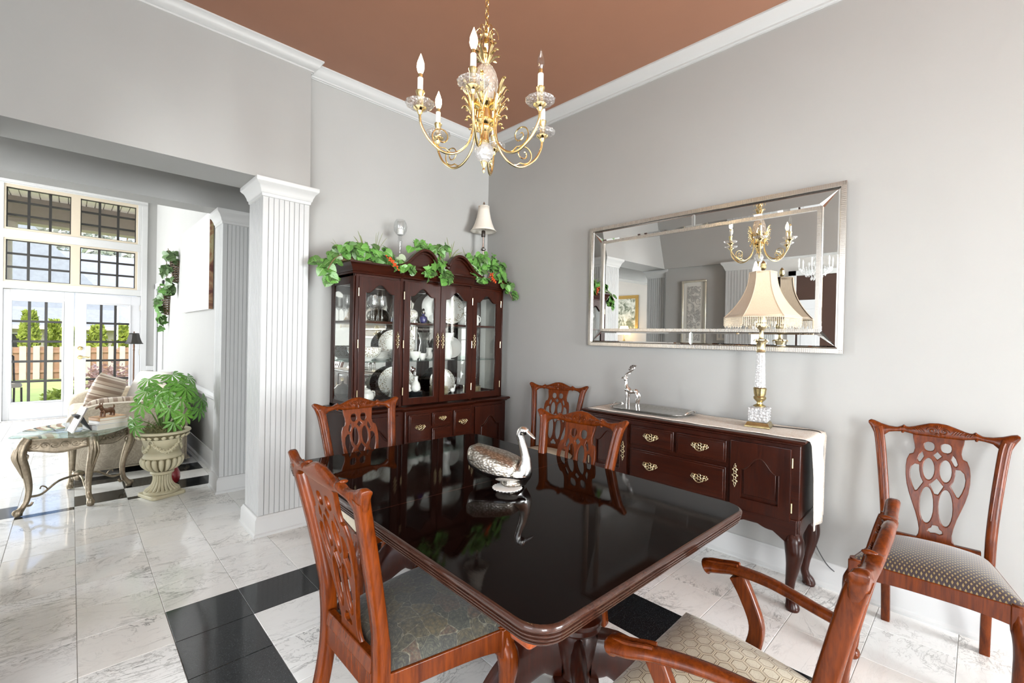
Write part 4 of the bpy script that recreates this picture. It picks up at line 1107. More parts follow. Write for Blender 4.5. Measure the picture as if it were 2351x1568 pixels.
for s in (-1, 1):
    strip([(-b0, s*c0), (-.001, s*c0), (-.001, s*c1), (-b1, s*c1)]).build('border_panel', 'mirror_glass', mi, smooth=False)
    strip([(.001, s*c0), (b0, s*c0), (b1, s*c1), (.001, s*c1)]).build('border_panel', 'mirror_glass', mi, smooth=False)
    strip([(s*b0, -c0), (s*b0, c0), (s*b1, c1), (s*b1, -c1)]).build('border_panel', 'mirror_glass', mi, smooth=False)

# ---------------------------------------------------------------- swan on its doily
SWP = (1.268, 1.318)
do = MB()
def scal(r, a): return r*(1+.05*math.cos(24*a)) if r > .05 else r
do.loft([[(scal(r, a)*math.cos(a), scal(r, a)*math.sin(a), z) for a in [2*PI*k/96 for k in range(96)]] for r, z in ((.058, .0), (.058, .002), (.050, .003), (.02, .003))])
d_ = do.build('doily', 'white_cushion_fabric', loc=(SWP[0], SWP[1], TZ+.0006)); tag(d_, 'small round white lace doily under the silver swan', 'doily')
sw_ = thing('swan_dish', 'silver swan dish with hinged feathered wings on the dining table', 'swan dish', (1.290, 1.372, TZ+.004), math.radians(-64))
MB().lathe([(.048, 0), (.050, .006), (.047, .012), (.044, .020)], 24, (.045, 0, 0), ripple=(20, .04)).build('foot', 'swan_feather', sw_)
def sw_w(x): return lerpkeys([(-.140, .040), (-.11, .056), (-.06, .072), (0, .079), (.05, .074), (.085, .060), (.11, .038), (.122, .012)], x)
def sw_rim(x): return lerpkeys([(-.140, .088), (-.11, .070), (-.06, .056), (0, .050), (.06, .046), (.125, .044)], x)
def sw_top(x): return lerpkeys([(-.140, .138), (-.115, .150), (-.06, .140), (0, .128), (.05, .112), (.07, .098)], x)
rings = []
for i in range(23):
    k = i/22; x = -.140+.262*k; w = sw_w(x); zt = sw_rim(x); zb = .012+.040*max(0, -x/.14)**1.6+.022*max(0, x/.122)**3
    rings.append([(x, w*math.cos(a), zt+(zt-zb)*math.sin(a)) for a in [PI+PI*q/14 for q in range(15)]]+[(x, 0, zt-.004)])
MB().loft(rings).build('bowl', 'silver', sw_, angle=70)
for s in (-1, 1):
    rings = []
    for i in range(17):
        k = i/16; x = -.142+.208*k; w = sw_w(x)+.002; zr = sw_rim(x)+.002; zt = sw_top(x)
        rings.append([(x+.010*math.sin(a)*(k-.3), s*max(.0006, w*math.cos(a)**.75), zr+(zt-zr)*math.sin(a)**.9) for a in [PI/2*q/12 for q in range(13)]]+[(x, s*.0006, zr+.002)])
    MB().loft(rings).build('wing', 'swan_feather', sw_, angle=75)
path = smoothpath([(.070, 0, .040), (.092, 0, .062), (.100, 0, .095), (.094, 0, .135), (.082, 0, .175), (.074, 0, .205), (.082, 0, .224)], 6)
MB().tube(path, [lerpkeys([(0, .050), (.14, .042), (.30, .026), (.45, .0185), (.7, .0150), (1, .0165)], i/(len(path)-1)) for i in range(len(path))], 16).ell((.088, 0, .222), (.023, .0175, .018), 14, 10).build('neck', 'silver', sw_, angle=70)
MB().tube(smoothpath([(.102, 0, .219), (.120, 0, .208), (.140, 0, .192)], 4), [(.010, .011), (.0095, .011), (.0085, .011), (.0075, .0115), (.0065, .012), (.0055, .012), (.0045, .011), (.003, .009), (.0015, .005)], 10, up=(0, 0, 1)).build('beak', 'silver', sw_, angle=70)
for s in (-1, 1): MB().torus((.094, s*.0165, .227), .0042, .0013, 12, 6, 'y').build('eye', 'pewter', sw_)
# ---------------------------------------------------------------- china cabinet (local: front -y, wall at y=0)
cc = thing('china_cabinet', 'tall dark mahogany china cabinet with four arched glass doors in the corner', 'china cabinet', (2.205, 3.558, 0), 0)
WD = 'mahogany_dark'; WX = 'mahogany_dark_x'
FB, FS = -.45, -.42       # base front: centre / sides
MB().box(-.765, .765, FS, 0, .07, .775).build('base', WX, cc, .004)
MB().box(-.335, .335, FB, FS+.005, .07, .775).build('base_centre', WX, cc, .006)
MB().prism([(-.775, -.01), (-.775, FS-.012), (-.36, FS-.012), (-.34, FB-.012), (.34, FB-.012), (.36, FS-.012), (.775, FS-.012), (.775, -.01)], 0, .085).build('plinth', WX, cc, .006)
cpoly = lambda o_: [(-.765-o_, 0), (-.765-o_, FS-o_), (-.36-o_*.3, FS-o_), (-.345, FB-o_), (.345, FB-o_), (.36+o_*.3, FS-o_), (.765+o_, FS-o_), (.765+o_, 0)]
MB().loft([[(a, b, z) for a, b in cpoly(o_)] for o_, z in ((.004, .772), (.010, .776), (.014, .782), (.026, .790), (.032, .796), (.032, .803), (.024, .810))]).build('counter', WX, cc)
for s in (-1, 1):
    a, b = sorted((s*.385, s*.735))
    front_door(cc, a, b, .13, .745, FS-.020, WD, .06, .022, .08, top=.09)
for (x0, x1, z0, z1, sc) in ((-.310, -.110, .53, .745, .95), (-.090, .100, .635, .745, .75), (.125, .310, .53, .745, .95), (-.310, -.110, .13, .51, .95), (-.090, .100, .13, .62, .95), (.125, .310, .13, .51, .95)):
    drawer(cc, x0, x1, z0, z1, FB-.018, WX, (0,), sc)
# hutch
HW = .742; HF = -.385; HCF = -.410; Z0, Z1 = .81, 1.815
MB().box(-HW, HW, -.335, 0, Z0, Z0+.02).build('floor_board', WX, cc)
MB().box(-HW, HW, HF, 0, Z1-.02, Z1).build('top_board', WX, cc)
MB().box(-HW+.01, HW-.01, -.012, -.006, Z0+.02, Z1-.02).build('mirror_back', 'mirror_glass', cc)
for s in (-1, 1):
    sx = s*HW
    f = MB().box(sx-s*.0-.012*(s > 0), sx+.012*(s < 0), HF, HF+.055, Z0, Z1).box(sx-.012*(s > 0), sx+.012*(s < 0), -.06, 0, Z0, Z1)
    f.box(sx-.012*(s > 0), sx+.012*(s < 0), HF+.055, -.06, Z0, Z0+.055).box(sx-.012*(s > 0), sx+.012*(s < 0), HF+.055, -.06, Z1-.075, Z1)
    f.build('side_frame', WD, cc, .003)
    MB().box(sx-s*.008, sx-s*.005, HF+.05, -.055, Z0+.05, Z1-.07).build('side_pane', 'cabinet_pane', cc, smooth=False)
    MB().box(sx-s*.032-.016, sx-s*.016+.000 if s > 0 else sx+.048, HF-.002, HF+.03, Z0, Z1).build('corner_post', WD, cc, .006)
for x in (-.352, .352): MB().box(x-.014, x+.014, HCF+.010, HF+.04, Z0, Z1).build('mullion_post', WD, cc, .003)
MB().box(-.02, .02, HF+.02, HF+.04, Z0, Z1).build('mullion_post', WD, cc, .003)
doors = [(-.700, -.362, HF-.012, 1), (-.338, -.004, HCF-.010, 1), (.004, .338, HCF-.010, -1), (.362, .700, HF-.012, -1)]
for x0, x1, y, h in doors:
    d = front_door(cc, x0, x1, Z0+.012, Z1-.024, y, WD, .050, .022, .065, True, top=.045, bot=.05)
    ex = x1-.022 if h > 0 else x0+.022
    put(ESC, 'escutcheon', d, (ex, y-.003, 1.33), 1.0)
    hx_ = x0-.004 if h > 0 else x1+.004
    for z in (.93, 1.30, 1.68): MB().lathe([(.005, 0), (.005, .06)], 8, (hx_, y+.002, z-.03)).build('hinge', 'pale_brass', d)
MB().box(-HW+.02, HW-.02, HF+.025, -.02, 1.455, 1.473).build('shelf', WX, cc, .003)
MB().box(-HW+.02, HW-.02, HF+.035, -.02, 1.157, 1.165).build('glass_shelf', 'table_glass', cc, smooth=False)
# cornice and broken-arch pediment
cor = lambda o_: [(-HW-o_, 0), (-HW-o_, HF-o_), (-.36-o_*.3, HF-o_), (-.345, HCF-o_), (.345, HCF-o_), (.36+o_*.3, HF-o_), (HW+o_, HF-o_), (HW+o_, 0)]
MB().loft([[(a, b, z) for a, b in cor(o_)] for o_, z in ((.0, 1.812), (.008, 1.815), (.012, 1.826), (.008, 1.832), (.014, 1.840), (.022, 1.862), (.036, 1.880), (.046, 1.888), (.046, 1.900), (.040, 1.902))]).build('cornice', WX, cc)
pk = [(0, .045), (.055, .045), (.07, .085), (.10, .125), (.14, .148), (.18, .153), (.22, .140), (.26, .110), (.30, .068), (.34, .030), (.38, .010), (.42, .0)]
hs = [lerpkeys(pk, abs(-.42+.84*k/84)) for k in range(85)]
def psm(x): 
    return sum(lerpkeys(pk, min(.42, abs(x+d_*.012))) for d_ in (-1, 0, 1))/3
poly = [(-.42, 1.90)]+[(-.42+.84*k/84, 1.901+psm(-.42+.84*k/84)) for k in range(85)]+[(.42, 1.90)]
MB().prism(poly, HCF-.006, HCF+.016, 'xz').build('pediment', WX, cc)
for s in (-1, 1):
    pts = [(s*(.055+.365*k/30), 0, 1.901+psm(.055+.365*k/30)) for k in range(31)]
    m = MB().rsweep([(p_[0], HCF-.022, p_[2]) for p_ in pts], .030, .010, (0, 1, 0))
    m.rsweep([(p_[0], HCF-.012, p_[2]-.022) for p_ in pts], .014, .006, (0, 1, 0))
    m.build('pediment_moulding', WD, cc)
    MB().lathe([(.0, 0), (.022, .003), (.026, .010), (.02, .018), (.0, .02)], 16, mat=Matrix.Translation((s*.062, HCF-.010, 1.955)) @ Matrix.Rotation(PI/2, 4, 'X')).build('rosette', WD, cc)

# dishes --------------------------------------------------------------
CX, CY = cc.location.x, cc.location.y
ZB, ZM, ZT = Z0+.0205, 1.1655, 1.4735
def dish(name, mb, mat, x, y, z, label, cat, group=None, angle=50, rot=None, sc=None):
    o = mb.build(name, mat, angle=angle); o.location = (CX+x, CY+y, z)
    if rot: o.rotation_euler = rot
    if sc: o.scale = sc
    return tag(o, label, cat, group)
def goblet(h=.20, r=.036): return MB().lathe([(.032, 0), (.032, .002), (.006, .008), (.004, .02), (.004, h*.45), (.012, h*.50), (r, h*.62), (r*1.02, h*.75), (r*.86, h), (r*.82, h), (r*.95, h*.75), (r*.9, h*.63), (.0, h*.54)], 18, cap=False)
def plate(r=.13, h=.018): return MB().lathe([(0, 0), (r*.55, 0), (r*.58, .003), (r*.97, h-.002), (r, h), (r*.96, h+.001), (r*.60, .006), (0, .005)], 30, cap=False)
def bowl(r=.12, h=.11): return MB().lathe([(r*.4, 0), (r*.42, .008), (r*.7, h*.25), (r*.92, h*.6), (r, h), (r*.97, h), (r*.86, h*.6), (r*.6, h*.25), (0, .016)], 28, cap=False)
def cup(r=.036, h=.05):
    m = MB().lathe([(r*.5, 0), (r*.55, .005), (r*.8, h*.3), (r*.92, h*.7), (r*1.02, h), (r*.96, h), (r*.8, h*.5), (0, .008)], 18, cap=False)
    m.tube(smoothpath([(r*.9, 0, h*.8), (r*1.5, 0, h*.85), (r*1.55, 0, h*.45), (r*.85, 0, h*.28)], 4), .004, 6); return m
def vase(prof, seg=22, rip=None): return MB().lathe(prof, seg, cap=True, ripple=rip)
gm = goblet().mesh('goblet', 50); gm.materials.append(M['goblet_glass'])
ORD = ('first', 'second', 'third', 'fourth', 'fifth', 'sixth', 'seventh', 'eighth', 'ninth', 'tenth')
for k, (x, y) in enumerate(((-.675, -.14), (-.645, -.27), (-.605, -.20), (-.565, -.10), (-.525, -.28), (-.485, -.17), (-.445, -.26), (-.405, -.13))):
    o = bpy.data.objects.new('goblet', gm); COL.objects.link(o); o.location = (CX+x, CY+y, ZT)
    tag(o, ORD[k]+' crystal wine goblet from the left on the top cabinet shelf', 'goblet', 'wine goblets in the china cabinet')
for k, x in enumerate((-.235, -.145)):
    dish('carafe', vase([(.055, 0), (.06, .01), (.058, .06), (.044, .12), (.022, .19), (.014, .25), (.018, .30)], 24), 'clear_glass', x, -.14+.05*k, ZT, ('left' if k == 0 else 'right')+' of two tall clear glass carafes on the top shelf', 'carafe', 'glass carafes')
dish('covered_bowl', MB().lathe([(.05, 0), (.055, .01), (.095, .03), (.105, .06), (.10, .09), (.085, .105), (.04, .125), (.012, .13), (.012, .145), (0, .148)], 28), 'china_pattern', -.225, -.24, ZT, 'white covered porcelain bowl with a leafy band on the top shelf', 'bowl')
cb_ = thing('perfume_bottle', 'small cobalt blue bottle with a silver stopper on the top shelf', 'bottle', (CX-.055, CY-.25, ZT))
MB().lathe([(.018, 0), (.032, .012), (.036, .035), (.030, .058), (.012, .068), (.010, .078)], 18).build('bottle_body', 'cobalt', cb_)
MB().lathe([(.012, .078), (.018, .085), (.016, .095), (.006, .102), (.012, .112), (.008, .125), (0, .13)], 12).build('stopper', 'silver', cb_)
dish('glass_jar', MB().lathe([(.04, 0), (.045, .01), (.048, .05), (.044, .07), (.02, .085), (.006, .092), (.012, .10), (.010, .115), (0, .12)], 20, ripple=(14, .03)), 'clear_glass', .065, -.24, ZT, 'small lidded crystal jar on the top shelf behind the third door', 'jar')
pm_ = plate(.14)
dish('plate', pm_, 'china_pattern', .275, -.17, ZT+.142, 'round floral plate standing upright on the top shelf', 'plate', rot=(math.radians(78), 0, -.25))
dish('plate', plate(.14), 'china', .175, -.08, ZT+.142, 'plain white plate standing upright behind the floral plate, top shelf', 'plate', rot=(math.radians(80), 0, -.1))
dish('white_jug', MB().lathe([(.032, 0), (.036, .01), (.042, .05), (.034, .085), (.036, .10)], 20).tube(smoothpath([(.034, 0, .09), (.062, 0, .085), (.064, 0, .045), (.040, 0, .03)], 4), .004, 6), 'china', .535, -.22, ZT, 'white porcelain jug on the top shelf behind the rightmost door', 'jug')
dish('white_jug', MB().lathe([(.028, 0), (.034, .01), (.038, .04), (.026, .08), (.03, .115)], 20).tube(smoothpath([(.03, 0, .10), (.055, 0, .09), (.056, 0, .05), (.036, 0, .03)], 4), .004, 6), 'china', .430, -.15, ZT, 'taller slim white jug behind the porcelain jug, top shelf', 'jug')
dish('serving_bowl', bowl(.135, .105), 'china_pattern', -.555, -.20, ZM, 'large white serving bowl with leafy rim on the middle shelf', 'bowl')
def stack(n, r, x, y, z, label, grp, mat='china_gold_rim', st=.0085):
    me = plate(r).mesh('plate', 50); me.materials.append(M[mat])
    for k in range(n):
        o = bpy.data.objects.new('plate', me); COL.objects.link(o); o.location = (CX+x, CY+y, z+k*st)
        tag(o, ('bottom' if k == 0 else 'topmost' if k == n-1 else ORD[k])+(' ' if k in (0, n-1) else ' from the bottom, ')+label, 'plate', grp)
stack(7, .075, -.395, -.16, ZM, 'small plate in the stack beside the serving bowl', 'stacked plates beside the serving bowl', 'china')
stack(9, .085, -.245, -.21, ZM, 'plate in the stack before the flower-bordered platter', 'stacked plates before the platter', 'china')
dish('oval_platter', plate(.155), 'china_pattern', -.205, -.07, ZM+.125, 'oval platter with flower border standing on the middle shelf', 'platter', rot=(math.radians(80), 0, -.05), sc=(1.1, .82, 1))
dish('sugar_bowl', bowl(.05, .07), 'china_pattern', -.125, -.24, ZM, 'small floral sugar bowl on the middle shelf', 'bowl')
dish('teacup', cup(.036, .055), 'china_pattern', -.055, -.25, ZM, 'floral teacup on the middle shelf behind the second door', 'cup')
dish('teacup', cup(.042, .07), 'china_pattern', .115, -.24, ZM, 'floral teacup beside the fluted vase on the middle shelf', 'cup')
dish('creamer', MB().lathe([(.02, 0), (.03, .01), (.032, .04), (.022, .07), (.028, .10)], 16).tube(smoothpath([(.024, 0, .09), (.05, 0, .08), (.05, 0, .04), (.03, 0, .02)], 4), .0035, 6), 'china_pattern', .055, -.18, ZM, 'floral cream jug on the middle shelf behind the third door', 'jug')
dish('fluted_vase', vase([(.036, 0), (.04, .01), (.048, .05), (.044, .10), (.034, .14), (.046, .20), (.060, .235), (.054, .235), (.030, .15), (.0, .14)], 28, (12, .05)), 'china', .235, -.20, ZM, 'tall fluted white vase on the middle shelf', 'vase')
dish('plate', plate(.10), 'china', .325, -.13, ZM+.10, 'white plate standing upright beside the fluted vase', 'plate', rot=(math.radians(80), 0, -.4))
dish('glass_vase', vase([(.04, 0), (.042, .008), (.018, .03), (.045, .08), (.056, .15), (.046, .20), (.062, .24), (.058, .24), (.040, .2), (.0, .05)], 24, (10, .04)), 'clear_glass', .53, -.20, ZM, 'flared crystal vase on the middle shelf behind the rightmost door', 'vase')
tp = thing('teapot', 'floral porcelain teapot on the bottom shelf behind the leftmost door', 'teapot', (CX-.555, CY-.22, ZB), .4)
MB().lathe([(.04, 0), (.045, .008), (.068, .04), (.066, .08), (.045, .10)], 22).build('pot_body', 'china_pattern', tp)
MB().lathe([(.046, .098), (.04, .11), (.012, .122), (.008, .128), (.013, .138), (0, .146)], 18).build('lid', 'china_pattern', tp)
MB().tube(smoothpath([(.06, 0, .085), (.105, 0, .085), (.11, 0, .045), (.064, 0, .03)], 5), .006, 8).build('handle', 'china_pattern', tp)
MB().tube(smoothpath([(-.06, 0, .04), (-.09, 0, .06), (-.105, 0, .095)], 5), [.016, .015, .014, .012, .011, .010, .009, .008, .008, .007, .007], 10).build('spout', 'china_pattern', tp)
dish('crystal_bowl', MB().lathe([(.04, 0), (.045, .01), (.07, .04), (.085, .085), (.08, .085), (.06, .04), (0, .015)], 26, ripple=(13, .05), cap=False), 'clear_glass', -.425, -.20, ZB, 'cut crystal bowl on the bottom shelf beside the teapot', 'bowl')
dish('oval_platter', plate(.16), 'china_pattern', -.20, -.07, ZB+.135, 'oval platter with green leaf border standing on the bottom shelf', 'platter', rot=(math.radians(80), 0, 0), sc=(1.1, .86, 1))
stack(10, .062, -.130, -.26, ZB, 'dark plate in the black stack in the cabinet', 'stacked dark plates', 'dark_plate', .006)
dish('shell_dish', MB().lathe([(0, 0), (.05, .004), (.09, .02), (.10, .03), (.05, .012), (0, .008)], 32, ripple=(16, .06), cap=False), 'china', -.245, -.20, ZB+.100, 'white ribbed shell dish leaning on the bottom shelf', 'dish', rot=(math.radians(66), 0, .2))
dish('bud_vase', vase([(.03, 0), (.036, .012), (.042, .04), (.034, .075), (.018, .10), (.014, .125), (.02, .14)], 20), 'china', -.085, -.20, ZB+.052, 'small white bud vase behind the dark plates', 'vase')
stack(10, .085, .125, -.24, ZB, 'gold-rimmed plate in the stack under the teacup', 'stacked gold-rimmed plates')
dish('teacup', cup(.04, .06), 'china', .135, -.24, ZB+.098, 'white teacup standing on the stack of gold-rimmed plates', 'cup')
dish('plate', plate(.12), 'china_pattern', .255, -.10, ZB+.12, 'leafy plate standing upright on the bottom shelf', 'plate', rot=(math.radians(80), 0, -.3))
bd = MB().ell((0, 0, .055), (.026, .018, .022), 14, 10).tube(smoothpath([(.016, 0, .065), (.026, 0, .09), (.030, 0, .105)], 3), [.010, .009, .008, .008, .009, .010, .004], 10)
for s in (-1, 1): bd.tube([(0, s*.008, .04), (.004, s*.01, 0)], .003, 6)
dish('china_bird', bd, 'china', .275, -.24, ZB, 'little white china bird beside the gold-rimmed plates', 'figurine')
stack(8, .085, .515, -.22, ZB, 'plate in the stack behind the rightmost door', 'stacked plates at the right end')

# ---------------------------------------------------------------- ivy
def leaf_mesh(kind, fold=.25, curl=.35):
    if kind == 'ivy':
        half = [(0, -.02), (.20, -.14), (.46, -.02), (.50, .12), (.38, .24), (.58, .44), (.34, .50), (.20, .72), (0, 1.0)]
    elif kind == 'round':
        half = [(0, 0), (.25, -.12), (.48, .02), (.56, .28), (.50, .52), (.34, .74), (.14, .90), (0, .98)]
    mid = [(0, y) for y in (0, .2, .45, .72)]
    m = MB(); n = len(half)
    def z(x, y): return fold*abs(x)-curl*(y-.3)**2*.6
    for s in (-1, 1):
        vs = [(s*x, y, z(x, y)) for x, y in half]
        c = (0, .35, z(0, .35))
        fs = [(i, i+1, n) for i in range(n-1)]
        m.add(vs+[c], fs)
    return m.mesh('leaf', 80)
LM = {}
for kd in ('ivy', 'round'):
    for q, (fo_, cu_) in enumerate(((.25, .35), (.10, .6), (.42, .15))):
        for mt in ('ivy_leaf', 'ivy_dark', 'pale_leaf'):
            if q == 0 or mt != 'pale_leaf':
                me = leaf_mesh(kd, fo_, cu_); me.materials.append(M[mt]); LM[kd, q, mt] = me
rl = random.Random(11)
def leaf_at(parent, p, normal, size, kd='ivy', mt='ivy_leaf', tip=None, q=None):
    me = LM[kd, rl.randrange(3) if q is None and mt != 'pale_leaf' else 0, mt]
    o = bpy.data.objects.new('leaf', me); COL.objects.link(o); o.parent = parent
    n = Vector(normal).normalized()
    t_ = Vector(tip) if tip else Vector((rl.uniform(-1, 1), rl.uniform(-1, .3), rl.uniform(-1, .4)))
    t_ = t_-n*t_.dot(n); t_ = t_.normalized() if t_.length > 1e-4 else n.orthogonal().normalized()
    x = t_.cross(n); mt_ = Matrix((x, t_, n)).transposed().to_4x4()
    o.matrix_basis = Matrix.Translation(Vector(p)) @ mt_ @ Matrix.Diagonal((size, size, size, 1))
    return o
def clump(parent, spots, n, size=(.045, .07), kd='ivy', mt='ivy_leaf', face=(0, -1, .45)):
    """spots: list of (centre, radii, weight)"""
    tw = sum(s_[2] for s_ in spots)
    for s_ in spots:
        for _ in range(max(1, round(n*s_[2]/tw))):
            a = Vector((rl.gauss(0, 1), rl.gauss(0, 1), rl.gauss(0, 1))).normalized()*rl.uniform(.45, 1)
            p = Vector(s_[0])+Vector((a.x*s_[1][0], a.y*s_[1][1], a.z*s_[1][2]))
            nn = a*.8+Vector(face)*.9+Vector((rl.uniform(-.5, .5), rl.uniform(-.5, .5), rl.uniform(-.3, .5)))
            leaf_at(parent, p, nn, rl.uniform(*size), kd if rl.random() < .8 else ('round' if kd == 'ivy' else 'ivy'), mt if rl.random() < .85 else 'ivy_dark')
def blades(parent, base, tips, r=.0022, mat='grass_blade'):
    for t_ in tips:
        b_, e_ = Vector(base), Vector(t_); mid = b_.lerp(e_, .55)+Vector((0, 0, .015))
        MB().tube(smoothpath([b_, mid, e_], 3), [r, r, r, r*.9, r*.8, r*.6, r*.3], 5).build('grass_blade', mat, parent)
def berries(parent, c, d, n=34):
    m = MB()
    for k in range(n):
        t_ = k/n; p = Vector(c)+Vector(d)*t_+Vector((rl.gauss(0, .010), rl.gauss(0, .010), rl.gauss(0, .010)))*(1.1-t_*.6)
        m.ell(p, (.0065, .0065, .0065), 6, 4)
    m.build('berry_cluster', 'berry', parent)
TOPZ = 1.905
iv = thing('ivy_garland', 'bushy artificial ivy with orange berries on the left of the cabinet top', 'plant', (1.625, 3.29, TOPZ))
clump(iv, [((-.06, -.06, .09), (.16, .09, .07), 5), ((.08, -.08, .07), (.13, .08, .06), 4), ((-.20, -.02, .07), (.08, .07, .06), 2), ((.18, -.15, .01), (.07, .04, .05), 2), ((.24, -.19, -.02), (.07, .03, .035), 1.5)], 135, (.045, .072), 'round')
clump(iv, [((-.30, -.06, -.02), (.06, .05, .05), 2), ((-.37, -.06, -.06), (.06, .04, .06), 2), ((-.31, -.08, -.12), (.06, .03, .035), 2)], 26, (.055, .08), 'round')
for p in ((-.27, -.03, .05), (.21, -.10, .08)): leaf_at(iv, p, (-.2, -1, .4), .075, 'round', 'pale_leaf')
berries(iv, (.075, -.19, .045), (.075, -.02, -.075))
MB().tube(smoothpath([(-.1, 0, .05), (-.22, -.05, .04), (-.30, -.10, -.01), (-.35, -.12, -.09)], 5), .004, 6).tube(smoothpath([(0, 0, .05), (.12, -.08, .06), (.20, -.16, .0), (.25, -.19, -.03)], 5), .004, 6).build('stem', 'stem_brown', iv)
MB().box(-.24, .18, -.03, .07, .0, .035).build('foam_base', 'stem_brown', iv, .01)
blades(iv, (-.02, 0, .06), [(-.09, -.02, .24), (-.13, -.04, .19), (-.05, .02, .22)], .004)
blades(iv, (.06, 0, .06), [(.06, -.02, .25), (.09, 0, .27), (.13, .01, .27), (.15, -.02, .23)])
blades(iv, (-.22, 0, .06), [(-.28, -.02, .15), (-.30, -.04, .12)], .0018)
ic = thing('ivy_garland', 'variegated artificial ivy hanging over the middle of the cabinet pediment', 'plant', (2.16, 3.16, TOPZ+.02))
clump(ic, [((-.12, .03, .17), (.11, .06, .04), 4), ((.04, -.01, .16), (.10, .05, .06), 4), ((.02, -.05, .03), (.07, .03, .06), 4), ((-.10, -.06, -.04), (.05, .02, .04), 3.5), ((.07, -.06, -.06), (.06, .02, .045), 4)], 84, (.05, .08), 'ivy')
MB().tube(smoothpath([(0, .10, .05), (0, .02, .15), (.02, -.04, .10), (.0, -.05, .0), (.05, -.055, -.09)], 5), .004, 6).tube(smoothpath([(0, .02, .15), (-.1, .03, .15), (-.17, .03, .11)], 5), .0035, 6).build('stem', 'stem_brown', ic)
MB().box(-.03, .05, .06, .16, -.02, .05).build('foam_base', 'stem_brown', ic, .01)
blades(ic, (.16, .02, .09), [(.16, 0, .23), (.19, 0, .26), (.11, .0, .28), (.24, 0, .20), (.26, -.02, .17)], .004)
ir = thing('ivy_garland', 'bushy artificial ivy with orange berries around the small lamp on the cabinet', 'plant', (2.66, 3.24, TOPZ))
clump(ir, [((-.06, -.02, .13), (.12, .06, .09), 4), ((.07, -.03, .17), (.14, .07, .11), 8), ((.20, -.08, .08), (.10, .06, .11), 6), ((-.06, -.11, .03), (.06, .03, .05), 2), ((-.02, -.14, -.03), (.04, .02, .035), 1.5), ((.29, -.12, -.05), (.05, .04, .07), 2), ((.36, -.14, -.13), (.04, .03, .04), 1.2)], 190, (.042, .07), 'round')
berries(ir, (.03, -.16, .03), (.055, -.02, -.075))
blades(ir, (-.10, 0, .10), [(-.18, -.02, .26), (-.06, -.02, .25), (-.12, -.02, .22)], .003)
blades(ir, (.1, 0, .14), [(.24, -.05, .16), (.22, -.07, .12)], .002)
blades(ir, (-.16, -.12, .10), [(-.06, -.16, .0), (-.09, -.16, .03)], .0025, 'pale_leaf')
MB().tube(smoothpath([(0, 0, .05), (.14, -.06, .06), (.25, -.12, -.05), (.34, -.14, -.17)], 5), .004, 6).build('stem', 'stem_brown', ir)
MB().box(-.15, .06, -.02, .05, 0, .035).build('foam_base', 'stem_brown', ir, .01)

gc = thing('globe_candleholder', 'clear glass globe candle holder on a tall stem on the cabinet top', 'candle holder', (1.955, 3.38, TOPZ-.002)); gc.scale = (1, 1, 1.16)
MB().lathe([(.05, 0), (.05, .006), (.012, .02), (.009, .05), (.010, .14), (.018, .20), (.022, .215), (.012, .222), (.018, .235), (.014, .245), (.012, .252)], 20).build('stem', 'clear_glass', gc)
MB().lathe([(.012, .250), (.035, .262), (.052, .288), (.056, .315), (.050, .345), (.036, .365), (.033, .365), (.047, .345), (.053, .315), (.048, .288), (.03, .265), (.0, .256)], 26, ripple=(13, .015), cap=False).build('globe', 'clear_glass', gc)
MB().lathe([(.02, .258), (.028, .262), (.028, .295), (.0, .296)], 16).build('candle', 'candle_white', gc)

kl = thing('buffet_lamp', 'slim silver buffet lamp with white bell shade on the cabinet top', 'lamp', (2.875, 3.40, TOPZ-.002)); kl.scale = (1.12, 1.12, 1.17)
MB().lathe([(.055, 0), (.055, .012), (.03, .022), (.014, .04), (.012, .10), (.018, .12), (.012, .14), (.011, .26), (.024, .268), (.026, .275), (.020, .282), (.014, .29), (.012, .30), (.012, .345), (.010, .38)], 18).build('stand', 'silver', kl)
MB().lathe([(.014, .375), (.018, .38), (.018, .42), (.012, .43)], 14).build('socket', 'socket_dark', kl)
s_ = MB().lathe([(.112+0*0, .425), (.096, .445), (.078, .485), (.062, .535), (.052, .585), (.047, .63)], 30, cap=False).build('shade', 'lamp_shade_white', kl); z_ = s_.modifiers.new('t', 'SOLIDIFY'); z_.thickness = .002
MB().torus((0, 0, .425), .112, .0022, 30, 6).build('shade_rim', 'lamp_shade_white', s_); MB().torus((0, 0, .63), .047, .002, 24, 6).build('shade_rim', 'lamp_shade_white', s_)
MB().lathe([(.004, .62), (.004, .645), (.012, .65), (.010, .66), (.004, .668), (0, .672)], 12).build('finial', 'silver', kl)
MB().tube([(.048, 0, .622), (-.048, 0, .622)], .0018, 5).tube([(0, .048, .622), (0, -.048, .622)], .0018, 5).tube([(.02, 0, .40), (.022, 0, .622)], .0015, 5).tube([(-.02, 0, .40), (-.022, 0, .622)], .0015, 5).build('harp', 'silver', kl)

